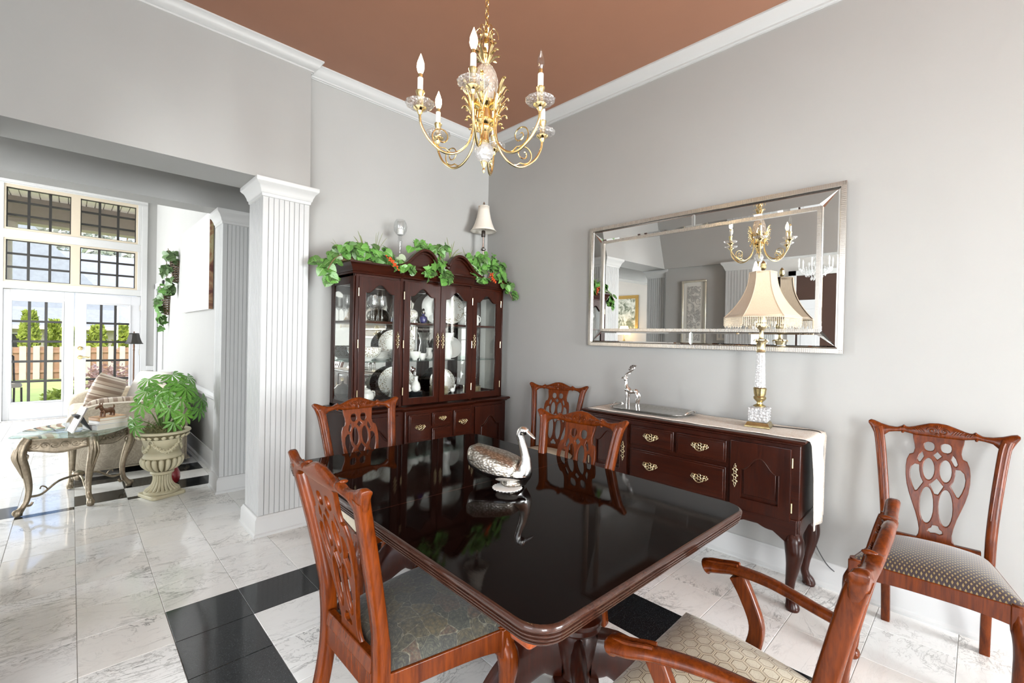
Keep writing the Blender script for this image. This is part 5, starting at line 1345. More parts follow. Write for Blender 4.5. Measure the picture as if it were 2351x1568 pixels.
# ---------------------------------------------------------------- chandelier
BZ = 2.085
chd = thing('chandelier', 'brass six-arm chandelier with crystal pineapple and candle bulbs over the table', 'chandelier', (1.288, 1.53, BZ), 0)
def zz(prof): return [(r, z-BZ) for r, z in prof]
MB().lathe(zz([(0, 2.085), (.004, 2.09), (.007, 2.10), (.004, 2.108), (.010, 2.118), (.012, 2.126), (.016, 2.132), (.014, 2.138)]), 16).build('finial', 'brass', chd)
MB().lathe(zz([(.012, 2.132), (.026, 2.142), (.038, 2.158), (.043, 2.176), (.039, 2.196), (.028, 2.21), (.014, 2.218)]), 14, ripple=None).build('crystal_ball', 'cut_crystal', chd, angle=10)
MB().lathe(zz([(.016, 2.214), (.024, 2.222), (.020, 2.235), (.022, 2.262), (.032, 2.272), (.036, 2.280), (.034, 2.288), (.044, 2.296), (.050, 2.304), (.046, 2.312), (.036, 2.318), (.034, 2.345), (.030, 2.36), (.040, 2.368), (.052, 2.378), (.054, 2.39), (.047, 2.392), (.02, 2.385)]), 26).build('hub', 'brass', chd)
pine = MB().lathe(zz([(.046, 2.388), (.053, 2.41), (.056, 2.445), (.052, 2.49), (.042, 2.525), (.026, 2.550), (.012, 2.558)]), 28)
for s in (-1, 1):
    for k in range(12):
        pts = []
        for i in range(17):
            f = i/16; z = 2.388+.165*f; r = lerpkeys([(2.388, .046), (2.41, .053), (2.445, .056), (2.49, .052), (2.525, .042), (2.550, .026), (2.558, .012)], z)+.0008; a = 2*PI*k/12+s*f*1.5
            pts.append((r*math.cos(a), r*math.sin(a), z-BZ))
        pine.tube(pts, .0016, 4)
pine.build('crystal_pineapple', 'pineapple_crystal', chd, angle=50)
def blade_leaf(m, pts, w, th=.0015):
    P = smoothpath(pts, 4); n = len(P)
    up = None
    m.tube(P, [(th, max(.0008, w*math.sin(PI*min(1, .12+.88*(1-i/(n-1))))**.8)) for i in range(n)], 6, up=(0, 0, 1))
for tier, (cnt, h, r, wv) in enumerate(((8, .045, .05, .010), (7, .075, .045, .009), (6, .11, .03, .008))):
    for k in range(cnt):
        a = 2*PI*k/cnt+tier*.4; c, s = math.cos(a), math.sin(a); z0 = 2.552-BZ+tier*.012
        m = MB(); blade_leaf(m, [(c*.010, s*.010, z0), (c*.022, s*.022, z0+h*.5), (c*(r*.8), s*(r*.8), z0+h*.9), (c*(r+.012), s*(r+.012), z0+h*.95)], wv)
        m.build('crown_leaf', 'brass', chd)
MB().lathe(zz([(.012, 2.552), (.010, 2.60), (.008, 2.64), (.012, 2.65), (.012, 2.675), (.006, 2.685)]), 14).build('crown_stem', 'brass', chd)
for k in range(6):
    a = 2*PI*k/6+.3; c, s = math.cos(a), math.sin(a); z0 = 2.66-BZ
    MB().tube(smoothpath([(c*.006, s*.006, z0-.03), (c*.012, s*.012, z0+.03), (c*.030, s*.030, z0+.055), (c*.048, s*.048, z0+.035), (c*.052, s*.052, z0+.01)], 4), .0022, 6).build('crown_wire', 'brass', chd)
# chain links up to the canopy
link = MB().tube([(.0085*math.cos(q), 0, .016*math.sin(q)) for q in [2*PI*k/16 for k in range(16)]], .0022, 6, closed=True).mesh('chain_link', 60); link.materials.append(M['brass'])
z = 2.70-BZ; k = 0
while z < CEIL-BZ-.05:
    o = bpy.data.objects.new('chain_link', link); COL.objects.link(o); o.parent = chd; o.location = (0, 0, z); o.rotation_euler.z = (k % 2)*PI/2+.3; z += .0255; k += 1
MB().tube(smoothpath([(.004, 0, .62), (.010, .004, .75), (-.006, .006, .95), (.008, 0, 1.15), (0, 0, 1.28)], 5), .0016, 5).build('wire', 'brass', chd)
MB().lathe(zz([(.006, CEIL-.055), (.02, CEIL-.045), (.05, CEIL-.02), (.062, CEIL-.004), (.062, CEIL-.0005)]), 24).build('canopy', 'brass', chd)
RA = .285; ZA = 2.302-BZ
lit = {0: 1, 5: 1, 4: 1, 3: 1, 1: 0, 2: 0}
for k in range(6):
    a = 3.826+k*PI/3+.02
    R_ = Matrix.Rotation(a, 4, 'Z')
    def pr(r, z, t_=0): return tuple(R_ @ Vector((r, t_, z-BZ)))
    path = smoothpath([pr(.050, 2.425), pr(.052, 2.36), pr(.054, 2.27), pr(.075, 2.20), pr(.125, 2.152), pr(.185, 2.145), pr(.245, 2.185), pr(.279, 2.240), pr(.285, 2.285)], 6)
    arm = MB().tube(path, .0052, 8).build('arm', 'brass', chd, angle=60)
    sp = []
    for i in range(40):
        f = i/39; q = -PI*.62-f*2*PI*1.55*-1; r = .046*(1-f*.80)
        sp.append(pr(.196-.004+r*math.cos(q)*1.0, 2.205+r*math.sin(q)+.0))
    s0 = [pr(.125, 2.153), pr(.150, 2.148)]
    MB().tube(smoothpath(s0+[sp[0]], 4)[:-1]+[Vector(p_) for p_ in sp], .0030, 6).build('scroll', 'brass', arm)
    lf = MB()
    blade_leaf(lf, [pr(.056, 2.30), pr(.064, 2.37), pr(.078, 2.43), pr(.096, 2.468), pr(.110, 2.470)], .010, .003)
    for q, (r0, z0_, r1, z1_) in enumerate(((.066, 2.36, .098, 2.385), (.072, 2.395, .104, 2.425), (.064, 2.33, .098, 2.345))):
        blade_leaf(lf, [pr(r0, z0_), pr((r0+r1)/2+.002, z0_+.022), pr(r1, z1_+.01), pr(r1+.008, z1_)], .008, .003)
    for t_ in (-1, 1):
        blade_leaf(lf, [pr(.060, 2.34), pr(.072, 2.375, t_*.012), pr(.085, 2.40, t_*.022)], .007, .002)
    lf.ell(pr(.075, 2.315), (.010, .010, .006), 8, 6).ell(pr(.085, 2.30), (.007, .007, .005), 8, 6)
    lf.build('acanthus_leaf', 'brass', arm)
    c = pr(RA, 2.302)
    MB().lathe([(.006, -.024), (.010, -.018), (.012, -.010), (.026, .0), (.028, .004), (.02, .006)], 18, c).build('cup', 'brass', arm)
    MB().lathe([(.022, .002), (.040, .004), (.056, .014), (.060, .022), (.056, .026), (.036, .016), (.012, .012)], 24, c, ripple=(12, .03)).build('bobeche', 'crystal', arm)
    MB().lathe([(.010, .006), (.013, .02), (.0145, .058), (.018, .066), (.018, .072), (.012, .072)], 16, c).build('candle_cup', 'brass', arm)
    MB().lathe([(.0115, .068), (.0115, .124), (.0105, .126), (.0, .126)], 16, c).build('candle', 'candle_white', arm)
    MB().lathe([(.009, .124), (.009, .142), (.007, .144)], 14, c).build('bulb_base', 'brass', arm)
    MB().lathe([(.007, .143), (.012, .154), (.0155, .169), (.014, .186), (.008, .204), (.003, .218), (0, .226)], 16, c).build('bulb', 'bulb_lit' if lit[k] else 'clear_glass', arm)
# ---------------------------------------------------------------- living room: glass end table
et = thing('end_table', 'ornate bronze end table with glass top beside the sofa arm', 'table', (.05, 5.02, 0))
GT = .550
feet = [(-.305, -.215), (.065, -.245), (.315, .135), (-.045, .335)]
cen = (0.0, .0)
gp = []
corners = [(-.375, -.095), (-.12, -.275), (.105, -.345), (.30, -.06), (.36, .20), (.15, .35), (-.08, .41), (-.30, .20)]
P8 = [Vector((a, b, 0)) for a, b in corners]
loop = smoothpath(P8+[P8[0]], 5)[:-1]
MB().loft([[(p.x*k_, p.y*k_, z) for p in loop] for k_, z in ((.985, GT), (1.0, GT+.003), (1.0, GT+.009), (.985, GT+.012))]).build('glass_top', 'table_glass', et, angle=60)
tops = [(-.265, -.165), (.070, -.215), (.290, .115), (-.030, .290)]
for k, ((fx_, fy_), (tx, ty_)) in enumerate(zip(feet, tops)):
    ox, oy = tx, ty_; L_ = math.hypot(ox, oy); ux, uy = ox/L_, oy/L_
    keys = [(GT-.004, .01, .034), (GT-.05, .035, .036), (GT-.12, .045, .034), (GT-.20, .020, .030), (GT-.28, -.005, .024), (.18, -.02, .020), (.10, -.012, .018), (.055, .012, .019), (.03, .030, .026), (.006, .028, .022)]
    pts = []
    for z, o_, r in keys:
        w = 1-z/GT; pts.append((tx*(1-w)+fx_*w+ux*(o_-.02*w), ty_*(1-w)+fy_*w+uy*(o_-.02*w), z))
    pth = smoothpath(pts, 5)
    lg = MB().tube(pth, [lerpkeys([(q[0], q[2]) for q in reversed(keys)], p_.z) for p_ in pth], 12)
    leg = lg.build('leg', 'bronze_silver', et, angle=60)
    # acanthus carving on the knee and a scrolled toe
    cv = MB(); sx_, sy_ = -uy, ux
    for q in (-1, 0, 1):
        c0 = pts[1]; c1 = pts[3]
        cv.tube(smoothpath([(c0[0]+ux*.03+sx_*q*.012, c0[1]+uy*.03+sy_*q*.012, c0[2]), (pts[2][0]+ux*.034+sx_*q*.020, pts[2][1]+uy*.034+sy_*q*.020, pts[2][2]), (c1[0]+ux*.030+sx_*q*.014, c1[1]+uy*.030+sy_*q*.014, c1[2]), (pts[4][0]+ux*.026, pts[4][1]+uy*.026, pts[4][2])], 4), [.006, .007, .008, .008, .008, .008, .007, .007, .006, .005, .004, .003, .002], 6)
    f_ = pts[-1]
    cv.torus((f_[0]+ux*.012, f_[1]+uy*.012, .032), .018, .007, 14, 6, 'x' if abs(ux) < abs(uy) else 'y')
    cv.tube(smoothpath([(pts[2][0]-ux*.01, pts[2][1]-uy*.01, pts[2][2]+.02), (pts[2][0]-ux*.045, pts[2][1]-uy*.045, pts[2][2]), (pts[2][0]-ux*.04, pts[2][1]-uy*.04, pts[2][2]-.03)], 4), .005, 6)
    cv.build('leg_carving', 'bronze_silver', leg)
for k in range(4):
    a, b = Vector((*tops[k], 0)), Vector((*tops[(k+1) % 4], 0))
    d_ = (b-a); n_ = Vector((d_.y, -d_.x, 0)).normalized()
    rings = []
    for i in range(17):
        t_ = i/16; c = a.lerp(b, t_)+n_*(.022*math.sin(PI*t_)+.008); zb = GT-.105+.012*math.cos(2*PI*t_)
        rings.append([(c.x+n_.x*o_, c.y+n_.y*o_, z) for o_, z in ((-.010, zb), (.010, zb), (.013, zb+.010), (.009, zb+.016), (.009, GT-.020), (.013, GT-.014), (.013, GT-.003), (-.010, GT-.003))])
    apn = MB().loft(rings).build('apron', 'bronze_silver', et)
    cv = MB()
    for i in range(6):
        t_ = (i+.5)/6; c = a.lerp(b, t_)+n_*(.022*math.sin(PI*t_)+.022); dn = d_.normalized()
        sp = []
        for q in range(14):
            an = q/13*2*PI*1.3; r = .022*(1-q/17); s_ = 1 if i % 2 else -1
            sp.append((c.x+dn.x*r*1.4*math.cos(an), c.y+dn.y*r*1.4*math.cos(an), GT-.055+s_*r*math.sin(an)))
        cv.tube(sp, .003, 5)
    cv.build('apron_carving', 'bronze_silver', apn)
bz = .19
st = MB()
st.lathe([(.0, bz-.05), (.02, bz-.04), (.028, bz-.015), (.022, bz), (.036, bz+.012), (.030, bz+.026), (.012, bz+.034), (0, bz+.04)], 18, (.0, .02, 0), ripple=(8, .10)); st.build('stretcher_rosette', 'bronze_silver', et)
for fx_, fy_ in feet:
    u = Vector((fx_, fy_-.02, 0)); 
    m = MB().tube(smoothpath([(0, .02, bz), (u.x*.35, .02+u.y*.35, bz-.005), (u.x*.65, .02+u.y*.65, bz-.07), (u.x*.85, .02+u.y*.85, bz-.07), (u.x*.93, .02+u.y*.93, bz-.115), (u.x*.84, .02+u.y*.84, bz-.130), (u.x*.80, .02+u.y*.80, bz-.110)], 5), .0085, 8)
    m.tube(smoothpath([(u.x*.55, .02+u.y*.55, bz-.045), (u.x*.60, .02+u.y*.60, bz-.02), (u.x*.66, .02+u.y*.66, bz-.012), (u.x*.68, .02+u.y*.68, bz-.03)], 4), .005, 6)
    m.build('stretcher', 'bronze_silver', et)
GZ = GT+.0125
def book(label, x, y, z, w, d, h, rz, cover, group='books on the end table'):
    t_ = thing('book', label, 'book', (x, y, z), rz, group)
    MB().box(-w/2+.002, w/2-.004, -d/2+.004, d/2-.004, .003, h-.003).build('pages', 'book_paper', t_, smooth=False)
    MB().box(-w/2, w/2, -d/2, d/2, 0, .003).box(-w/2, w/2, -d/2, d/2, h-.003, h).box(-w/2, -w/2+.003, -d/2, d/2, 0, h).build('cover', cover, t_, smooth=False)
    return t_
book('thick white book at the bottom of the stack on the end table', .215, 4.985, GZ, .235, .17, .040, .50, 'book_white')
book('pale book in the middle of the stack on the end table', .228, 4.992, GZ+.0405, .20, .145, .026, .42, 'book_white')
book('tan book at the top of the stack, under the dog figurine', .222, 4.985, GZ+.067, .19, .14, .026, .46, 'book_tan')
dg = thing('dog_figurine', 'small bronze terrier figurine standing on the stack of books', 'figurine', (.215, 4.972, GZ+.0935), math.radians(180+40))
m = MB().tube(smoothpath([(-.050, 0, .048), (-.03, 0, .050), (.0, 0, .046), (.028, 0, .048), (.042, 0, .055)], 5), [.014, .016, .018, .019, .020, .021, .021, .020, .020, .020, .020, .021, .022, .022, .022, .021, .020, .019, .018, .016, .014], 14)
m.tube(smoothpath([(.034, 0, .055), (.046, 0, .072), (.052, 0, .086)], 4), [.017, .016, .016, .015, .015, .015, .015, .014, .013], 12)
m.tube(smoothpath([(.044, 0, .088), (.060, 0, .088), (.080, 0, .080), (.092, 0, .075)], 4), [(.012, .012), (.014, .014), (.014, .014), (.013, .013), (.012, .012), (.011, .011), (.010, .010), (.009, .009), (.009, .009), (.009, .009), (.009, .009), (.008, .008), (.006, .006)], 10)
for s in (-1, 1):
    m.tube([(.050, s*.009, .096), (.048, s*.012, .108), (.047, s*.011, .116)], [.006, .005, .001], 6)
    m.tube(smoothpath([(.032, s*.013, .045), (.034, s*.014, .020), (.036, s*.014, .002)], 4), [.010, .010, .009, .009, .008, .008, .009, .010, .010], 8)
    m.tube(smoothpath([(-.038, s*.012, .045), (-.046, s*.014, .022), (-.042, s*.014, .002)], 4), [.012, .012, .011, .010, .009, .008, .009, .010, .010], 8)
m.tube(smoothpath([(-.050, 0, .056), (-.060, 0, .072), (-.056, 0, .088)], 4), [.007, .007, .006, .006, .006, .005, .005, .004, .002], 8)
m.build('body', 'bronze_figure', dg, angle=80)
MB().tube(smoothpath([(.0405, -.014, .066), (.050, 0, .058), (.0405, .014, .066)], 4), .003, 6).build('collar', 'bronze_figure', dg)
pf = thing('photo_frame', 'silver photo frame on a black easel back, on the end table', 'photo frame', (.0, 4.905, GZ), math.radians(-78))
tilt = Matrix.Rotation(math.radians(-24), 4, 'X')
MB().box(-.075, .075, -.006, .006, 0, .205, tilt).build('frame', 'silver', pf, .002)
MB().box(-.060, .060, -.0075, -.0055, .015, .190, tilt).build('photograph', 'art_mat', pf)
MB().add([(-.045, .012, .13), (.045, .012, .13), (.030, .115, 0), (-.030, .115, 0), (-.045, .060, .13), (.045, .060, .13), (.030, .120, 0), (-.030, .120, 0)], [(0,1,2,3), (7,6,5,4), (0,4,5,1), (1,5,6,2), (2,6,7,3), (3,7,4,0)]).build('easel', 'black_easel', pf)

# ---------------------------------------------------------------- urn and plant
ur = thing('urn_planter', 'weathered cream stone urn planter with carved garlands on the marble floor', 'planter', (.555, 4.725, 0), .35)
MB().loft([[(x, y, z) for x, y in rrect(.125, .125, .03)] for z in (0, .028)]).build('base', 'urn_stone', ur, .006)
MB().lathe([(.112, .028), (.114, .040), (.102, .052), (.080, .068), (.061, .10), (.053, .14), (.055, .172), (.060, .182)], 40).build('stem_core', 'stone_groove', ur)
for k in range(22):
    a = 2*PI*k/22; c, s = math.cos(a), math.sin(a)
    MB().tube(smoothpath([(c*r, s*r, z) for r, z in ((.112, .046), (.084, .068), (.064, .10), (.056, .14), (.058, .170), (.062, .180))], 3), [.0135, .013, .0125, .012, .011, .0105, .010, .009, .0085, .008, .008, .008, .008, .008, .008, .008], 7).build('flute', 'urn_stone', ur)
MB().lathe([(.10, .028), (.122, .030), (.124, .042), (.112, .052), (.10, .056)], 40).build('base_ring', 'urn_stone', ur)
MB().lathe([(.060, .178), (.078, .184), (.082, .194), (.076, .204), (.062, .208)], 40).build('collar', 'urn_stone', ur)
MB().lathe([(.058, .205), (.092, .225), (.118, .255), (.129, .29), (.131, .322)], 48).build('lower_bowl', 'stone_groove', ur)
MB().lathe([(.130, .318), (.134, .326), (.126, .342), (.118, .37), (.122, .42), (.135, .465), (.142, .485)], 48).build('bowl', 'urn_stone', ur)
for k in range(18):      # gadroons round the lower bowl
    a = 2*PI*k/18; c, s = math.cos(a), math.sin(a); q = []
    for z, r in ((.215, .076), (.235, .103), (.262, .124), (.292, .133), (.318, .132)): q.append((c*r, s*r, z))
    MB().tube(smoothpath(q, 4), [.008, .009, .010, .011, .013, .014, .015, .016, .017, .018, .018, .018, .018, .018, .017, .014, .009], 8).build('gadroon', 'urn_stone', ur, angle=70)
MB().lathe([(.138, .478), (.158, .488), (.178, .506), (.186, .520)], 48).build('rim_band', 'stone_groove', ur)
MB().lathe([(.172, .520), (.186, .522), (.194, .530), (.192, .540), (.176, .544), (.160, .538), (.150, .52)], 48).build('rim', 'urn_stone', ur, angle=70)
egm = MB().ell((0, 0, 0), (.019, .019, .019), 8, 6).mesh('egg_moulding', 70)
for k in range(22):
    a = 2*PI*k/22; o = obj('egg_moulding', egm, 'urn_stone', ur); o.location = (.166*math.cos(a), .166*math.sin(a), .503)
for k in range(4):
    a0 = k*PI/2+.5; m = MB()
    for i in range(19):
        f = i/18; a = a0+f*PI/2; sag = .075*math.sin(PI*f); z = .455-sag; r = lerpkeys([(.31, .134), (.335, .126), (.37, .118), (.42, .122), (.465, .135)], z)+.006
        m.ell((r*math.cos(a), r*math.sin(a), z), (.012, .012, .011), 7, 5)
        m.ell((r*math.cos(a+.04), r*math.sin(a+.04), z+.012*(1 if i % 2 else -1)), (.008, .008, .008), 6, 4)
    m.torus((0, 0, 0), .017, .006, 14, 6, 'y', mat=Matrix.Rotation(a0-PI/2, 4, 'Z') @ Matrix.Translation((0, .138, .460)))
    m.build('garland', 'urn_stone', ur, angle=70)
MB().lathe([(0, .545), (.09, .555), (.150, .530), (.152, .50)], 30).build('soil', 'moss', ur)
ms = MB(); rm = random.Random(5)
for k in range(170):
    a = rm.uniform(0, 2*PI); r = rm.uniform(.03, .155); b = a+rm.uniform(-.5, .5); z0 = .535+rm.uniform(0, .035)
    ms.tube(smoothpath([(r*math.cos(a), r*math.sin(a), z0), (r*1.02*math.cos((a+b)/2), r*1.02*math.sin((a+b)/2), z0+rm.uniform(.01, .04)), (r*math.cos(b), r*math.sin(b), z0)], 2), .0022, 4)
mo = ms.build('moss_strands', 'moss', ur); mo['kind'] = 'stuff'
fp = thing('fatsia_plant', 'leafy green fatsia plant growing in the stone urn', 'plant', (.555, 4.725, .54))
def fatsia_leaf(w=1.0):
    m = MB(); lobes = 8
    for k in range(lobes):
        a = math.radians(-118+236*k/(lobes-1)); L_ = (1-.25*abs(k-(lobes-1)/2)/((lobes-1)/2)); c, s = math.sin(a), math.cos(a); px_, py_ = s, -c
        def pt(f, o_): return (c*f*L_+px_*o_, s*f*L_+py_*o_, -.28*(f*L_)**2+.05*abs(o_)*6*f)
        vs = [(0, 0, 0), pt(.35, .075), pt(.62, .125), pt(.80, .09), pt(1.0, 0), pt(.80, -.09), pt(.62, -.125), pt(.35, -.075), pt(.55, 0)]
        vs[8] = (vs[8][0], vs[8][1], vs[8][2]-.03)
        m.add(vs, [(0, 1, 8), (1, 2, 8), (2, 3, 8), (3, 4, 8), (4, 5, 8), (5, 6, 8), (6, 7, 8), (7, 0, 8)])
    return m.mesh('leaf', 80)
FL = fatsia_leaf(); FL.materials.append(M['fatsia_leaf'])
stems = MB()
spec = [(-.12, -.10, .34, .13, (-.5, -.6, .6)), (-.02, -.14, .36, .15, (-.1, -.9, .55)), (.08, -.12, .40, .13, (.2, -.7, .7)), (.17, -.10, .33, .14, (.6, -.6, .5)), (.25, -.08, .25, .14, (.7, -.6, .35)), (.05, -.05, .46, .12, (0, -.5, .8)), (-.10, -.02, .43, .12, (-.5, -.4, .8)), (.16, -.02, .44, .11, (.5, -.5, .7)), (.10, -.17, .27, .13, (.2, -.95, .25)), (.02, -.18, .20, .12, (0, -1, .2)), (.12, -.17, .14, .11, (.3, -1, .1)), (.23, -.12, .17, .12, (.6, -.8, .2)), (-.15, -.12, .24, .12, (-.5, -.8, .3)), (-.05, -.16, .28, .13, (-.2, -.95, .3)), (.20, .05, .38, .12, (.7, -.2, .6)), (-.06, .06, .38, .12, (-.3, .1, .9)), (-.19, -.12, .07, .10, (-.8, -.6, .1)), (-.20, -.08, .12, .09, (-.8, -.5, .3)), (.03, -.15, .34, .12, (.1, -.9, .5)), (.13, -.15, .35, .13, (.4, -.8, .5)), (.05, -.16, .08, .10, (.1, -1, .3))]
rf = random.Random(3)
for (x, y, z, s_, n_) in spec:
    o = bpy.data.objects.new('leaf', FL); COL.objects.link(o); o.parent = fp
    n = Vector(n_).normalized(); t_ = Vector((x*2+rf.uniform(-.3, .3), -.4, -.7+rf.uniform(-.3, .3))); t_ = (t_-n*t_.dot(n)).normalized(); xx = t_.cross(n)
    o.matrix_basis = Matrix.Translation((x, y, z)) @ Matrix((xx, t_, n)).transposed().to_4x4() @ Matrix.Diagonal((s_, s_, s_, 1))
    pth = smoothpath([(x*.12, y*.12, 0), (x*.5, y*.5+.02, z*.6), (x, y, z)], 4)
    MB().tube(pth, [.005]*4+[.004]*5, 6).build('stalk', 'stem_green', fp)
rv = thing('red_vase', 'small dark red vase on the floor behind the stone urn', 'vase', (.66, 5.02, 0))
MB().lathe([(.035, 0), (.05, .01), (.062, .05), (.058, .10), (.040, .14), (.028, .16)], 24).build('vase_body', 'red_glaze', rv)
MB().lathe([(.03, .158), (.034, .17), (.024, .185), (0, .19)], 18).build('lid', 'black_metal', rv)

# ---------------------------------------------------------------- sofa and cushions (back to the right wall, facing -x)
so_ = thing('sofa', 'cream damask sofa with rolled arms along the living room wall', 'sofa', (.47, 6.55, 0))
X0, X1 = -.50, .40; Y0, Y1 = -.85, .85
def softbox(x0, x1, y0, y1, z0, z1, r=.05, n=4):
    m = MB(); rings = []
    cx, cy, hx, hy = (x0+x1)/2, (y0+y1)/2, (x1-x0)/2, (y1-y0)/2
    for i in range(n+1):
        a = PI/2*i/n; o_ = r*(1-math.sin(a)); z = z0+r*(1-math.cos(a)); rings.append([(cx+p[0], cy+p[1], z) for p in rrect(hx-o_, hy-o_, max(.01, r))])
    for i in range(n+1):
        a = PI/2*i/n; o_ = r*(1-math.cos(a)); z = z1-r+r*math.sin(a); rings.append([(cx+p[0], cy+p[1], z) for p in rrect(hx-o_, hy-o_, max(.01, r))])
    return m.loft(rings)
softbox(X0+.05, X1, Y0+.05, Y1-.05, .04, .40, .03).build('seat_base', 'sofa_damask', so_, angle=70)
softbox(X1-.24, X1+.02, Y0+.02, Y1-.02, .30, .80, .08).build('backrest', 'sofa_damask', so_, angle=70)
for k in range(2): softbox(X0+.02, X1-.20, Y0+.20+.65*k, Y0+.84+.65*k, .38, .52, .05).build('seat_cushion', 'sofa_damask', so_, angle=70)
for s in (-1, 1):
    yc = s*(Y1-.11)
    # arm: panel profile in x-z (rounded front and top) extruded along y
    prof = [(X0+.06, .05), (X0+.10, .045), (X1-.03, .045), (X1, .05), (X1+.002, .08), (X1, .60), (X1-.01, .655), (X0+.32, .665), (X0+.16, .645), (X0+.06, .60), (X0+.005, .53), (X0, .42), (X0+.02, .30)]
    P_ = smoothpath([Vector((a, 0, b)) for a, b in prof], 3)
    rings = []
    for y, k_ in ((-.115, .93), (-.10, .98), (-.075, 1.0), (.075, 1.0), (.10, .98), (.115, .93)):
        cxx, czz = -.05, .35
        rings.append([(cxx+(p.x-cxx)*k_, yc+y, czz+(p.z-czz)*k_) for p in P_])
    ar = MB().loft(rings).build('arm', 'sofa_damask', so_, angle=70)
    MB().tube([(-.05+(p.x+.05)*.985, yc+s*.102, .35+(p.z-.35)*.985) for p in P_], .006, 6, closed=True).build('welt', 'sofa_damask', ar)
for fx_ in (X0+.10, X1-.06):
    for fy_ in (Y0+.12, Y1-.12): MB().lathe([(.03, 0), (.036, .02), (.03, .05)], 12, (fx_, fy_, 0)).build('foot', 'mahogany_dark', so_)
def cushion(label, loc, rot, w, h, d, mat, name='throw_cushion'):
    def fn(u, v, s):
        a, b = 2*u-1, 2*v-1; e_ = (1-abs(a)**3.2)*(1-abs(b)**3.2); pin = 1-.07*(1-a*a*b*b)*(abs(a)**4+abs(b)**4)*.5
        return (a*w/2*pin, s*d/2*max(0, e_)**.55, b*h/2*pin)
    m = MB().grid(lambda u, v: fn(u, v, 1), 16, 16).grid(lambda u, v: fn(u, v, -1), 16, 16)
    o = m.build(name, mat, angle=80); o.location = loc; o.rotation_euler = rot
    bm = bmesh.new(); bm.from_mesh(o.data); bmesh.ops.remove_doubles(bm, verts=bm.verts, dist=.0005); bm.to_mesh(o.data); bm.free()
    return tag(o, label, 'cushion', 'cushions on the sofa')
cushion('brown striped cushion leaning up behind the near sofa arm', (.27, 6.42, .70), (math.radians(-48), math.radians(112), .15), .36, .46, .15, 'striped_cushion')
cushion('striped cushion lying flat just behind the near sofa arm', (.32, 5.98, .615), (math.radians(74), 0, .08), .46, .34, .14, 'striped_cushion')
cushion('white cushion at the back of the sofa beside the striped one', (.62, 6.40, .72), (math.radians(-25), 0, -1.0), .46, .42, .17, 'white_cushion_fabric')

# floor lamp by the garden doors
fl_ = thing('floor_lamp', 'slim floor lamp with black shade in front of the garden doors', 'lamp', (.68, 8.9, 0))
MB().lathe([(.13, 0), (.13, .012), (.05, .025), (.014, .04), (.010, .08)], 22).build('base', 'bronze_figure', fl_)
MB().lathe([(.010, .06), (.009, 1.05), (.014, 1.06), (.009, 1.07), (.012, 1.12), (.008, 1.16)], 12).build('pole', 'bronze_figure', fl_)
s_ = MB().loft([[(r*math.cos(q*PI/4+PI/8), r*math.sin(q*PI/4+PI/8), z) for q in range(8)] for r, z in ((.118, 1.155), (.100, 1.175), (.082, 1.225), (.066, 1.29), (.062, 1.315))], cap=False).build('shade', 'lamp_shade_black', fl_, angle=20)
z_ = s_.modifiers.new('t', 'SOLIDIFY'); z_.thickness = .003
MB().lathe([(.004, 1.30), (.009, 1.33), (0, 1.345)], 10).build('finial', 'bronze_figure', fl_)

# canvas and ivy wall planters on the living room wall
cv = thing('canvas_painting', 'large canvas painting seen edge-on on the living room wall', 'painting', (1.02, 6.14, 2.075))
MB().box(-.042, -.004, -.775, .775, -.485, .485).build('stretched_canvas', 'canvas_glare', cv, .003)
MB().box(-.0415, -.006, -.779, -.7755, -.484, .484).build('painted_edge', 'canvas_edge', cv)
for lab, y, z, n in (('ivy in a wicker wall basket beside the canvas, the upper of two', 7.50, 2.22, 34), ('ivy in a wicker wall basket near the garden doors, the lower of two', 8.25, 1.80, 36)):
    t_ = thing('wall_planter', lab, 'plant', (1.018, y, z), 0, 'ivy baskets on the living room wall')
    bm_ = MB()
    for k in range(9):
        f = k/8; r = .10*(1-.45*f); zz_ = .06-.26*f
        bm_.tube([(-r*math.cos(a)*.9, r*math.sin(a), zz_) for a in [-PI/2+PI*i/10 for i in range(11)]], .008, 6)
    for i in range(6):
        a = -PI/2+PI*i/5
        bm_.tube([(-.10*math.cos(a)*.9, .10*math.sin(a), .06), (-.055*math.cos(a)*.9, .055*math.sin(a), -.20)], .006, 6)
    bm_.build('basket', 'wicker', t_)
    clump(t_, [((-.10, -.02, .12), (.08, .12, .10), 5), ((-.12, .02, -.05), (.05, .09, .10), 4), ((-.10, .02, -.22), (.04, .06, .10), 3), ((-.08, .03, -.35), (.03, .03, .05), 1)], n, (.075, .11), 'ivy', 'ivy_leaf' if z < 2 else 'ivy_dark', face=(-.5, -.8, .3))
    MB().tube(smoothpath([(-.05, 0, .05), (-.12, 0, .08), (-.12, .02, -.15), (-.09, .03, -.36)], 5), .004, 6).tube(smoothpath([(-.05, 0, .05), (-.1, -.04, .16), (-.12, -.06, .22)], 4), .004, 6).build('stem', 'stem_brown', t_)

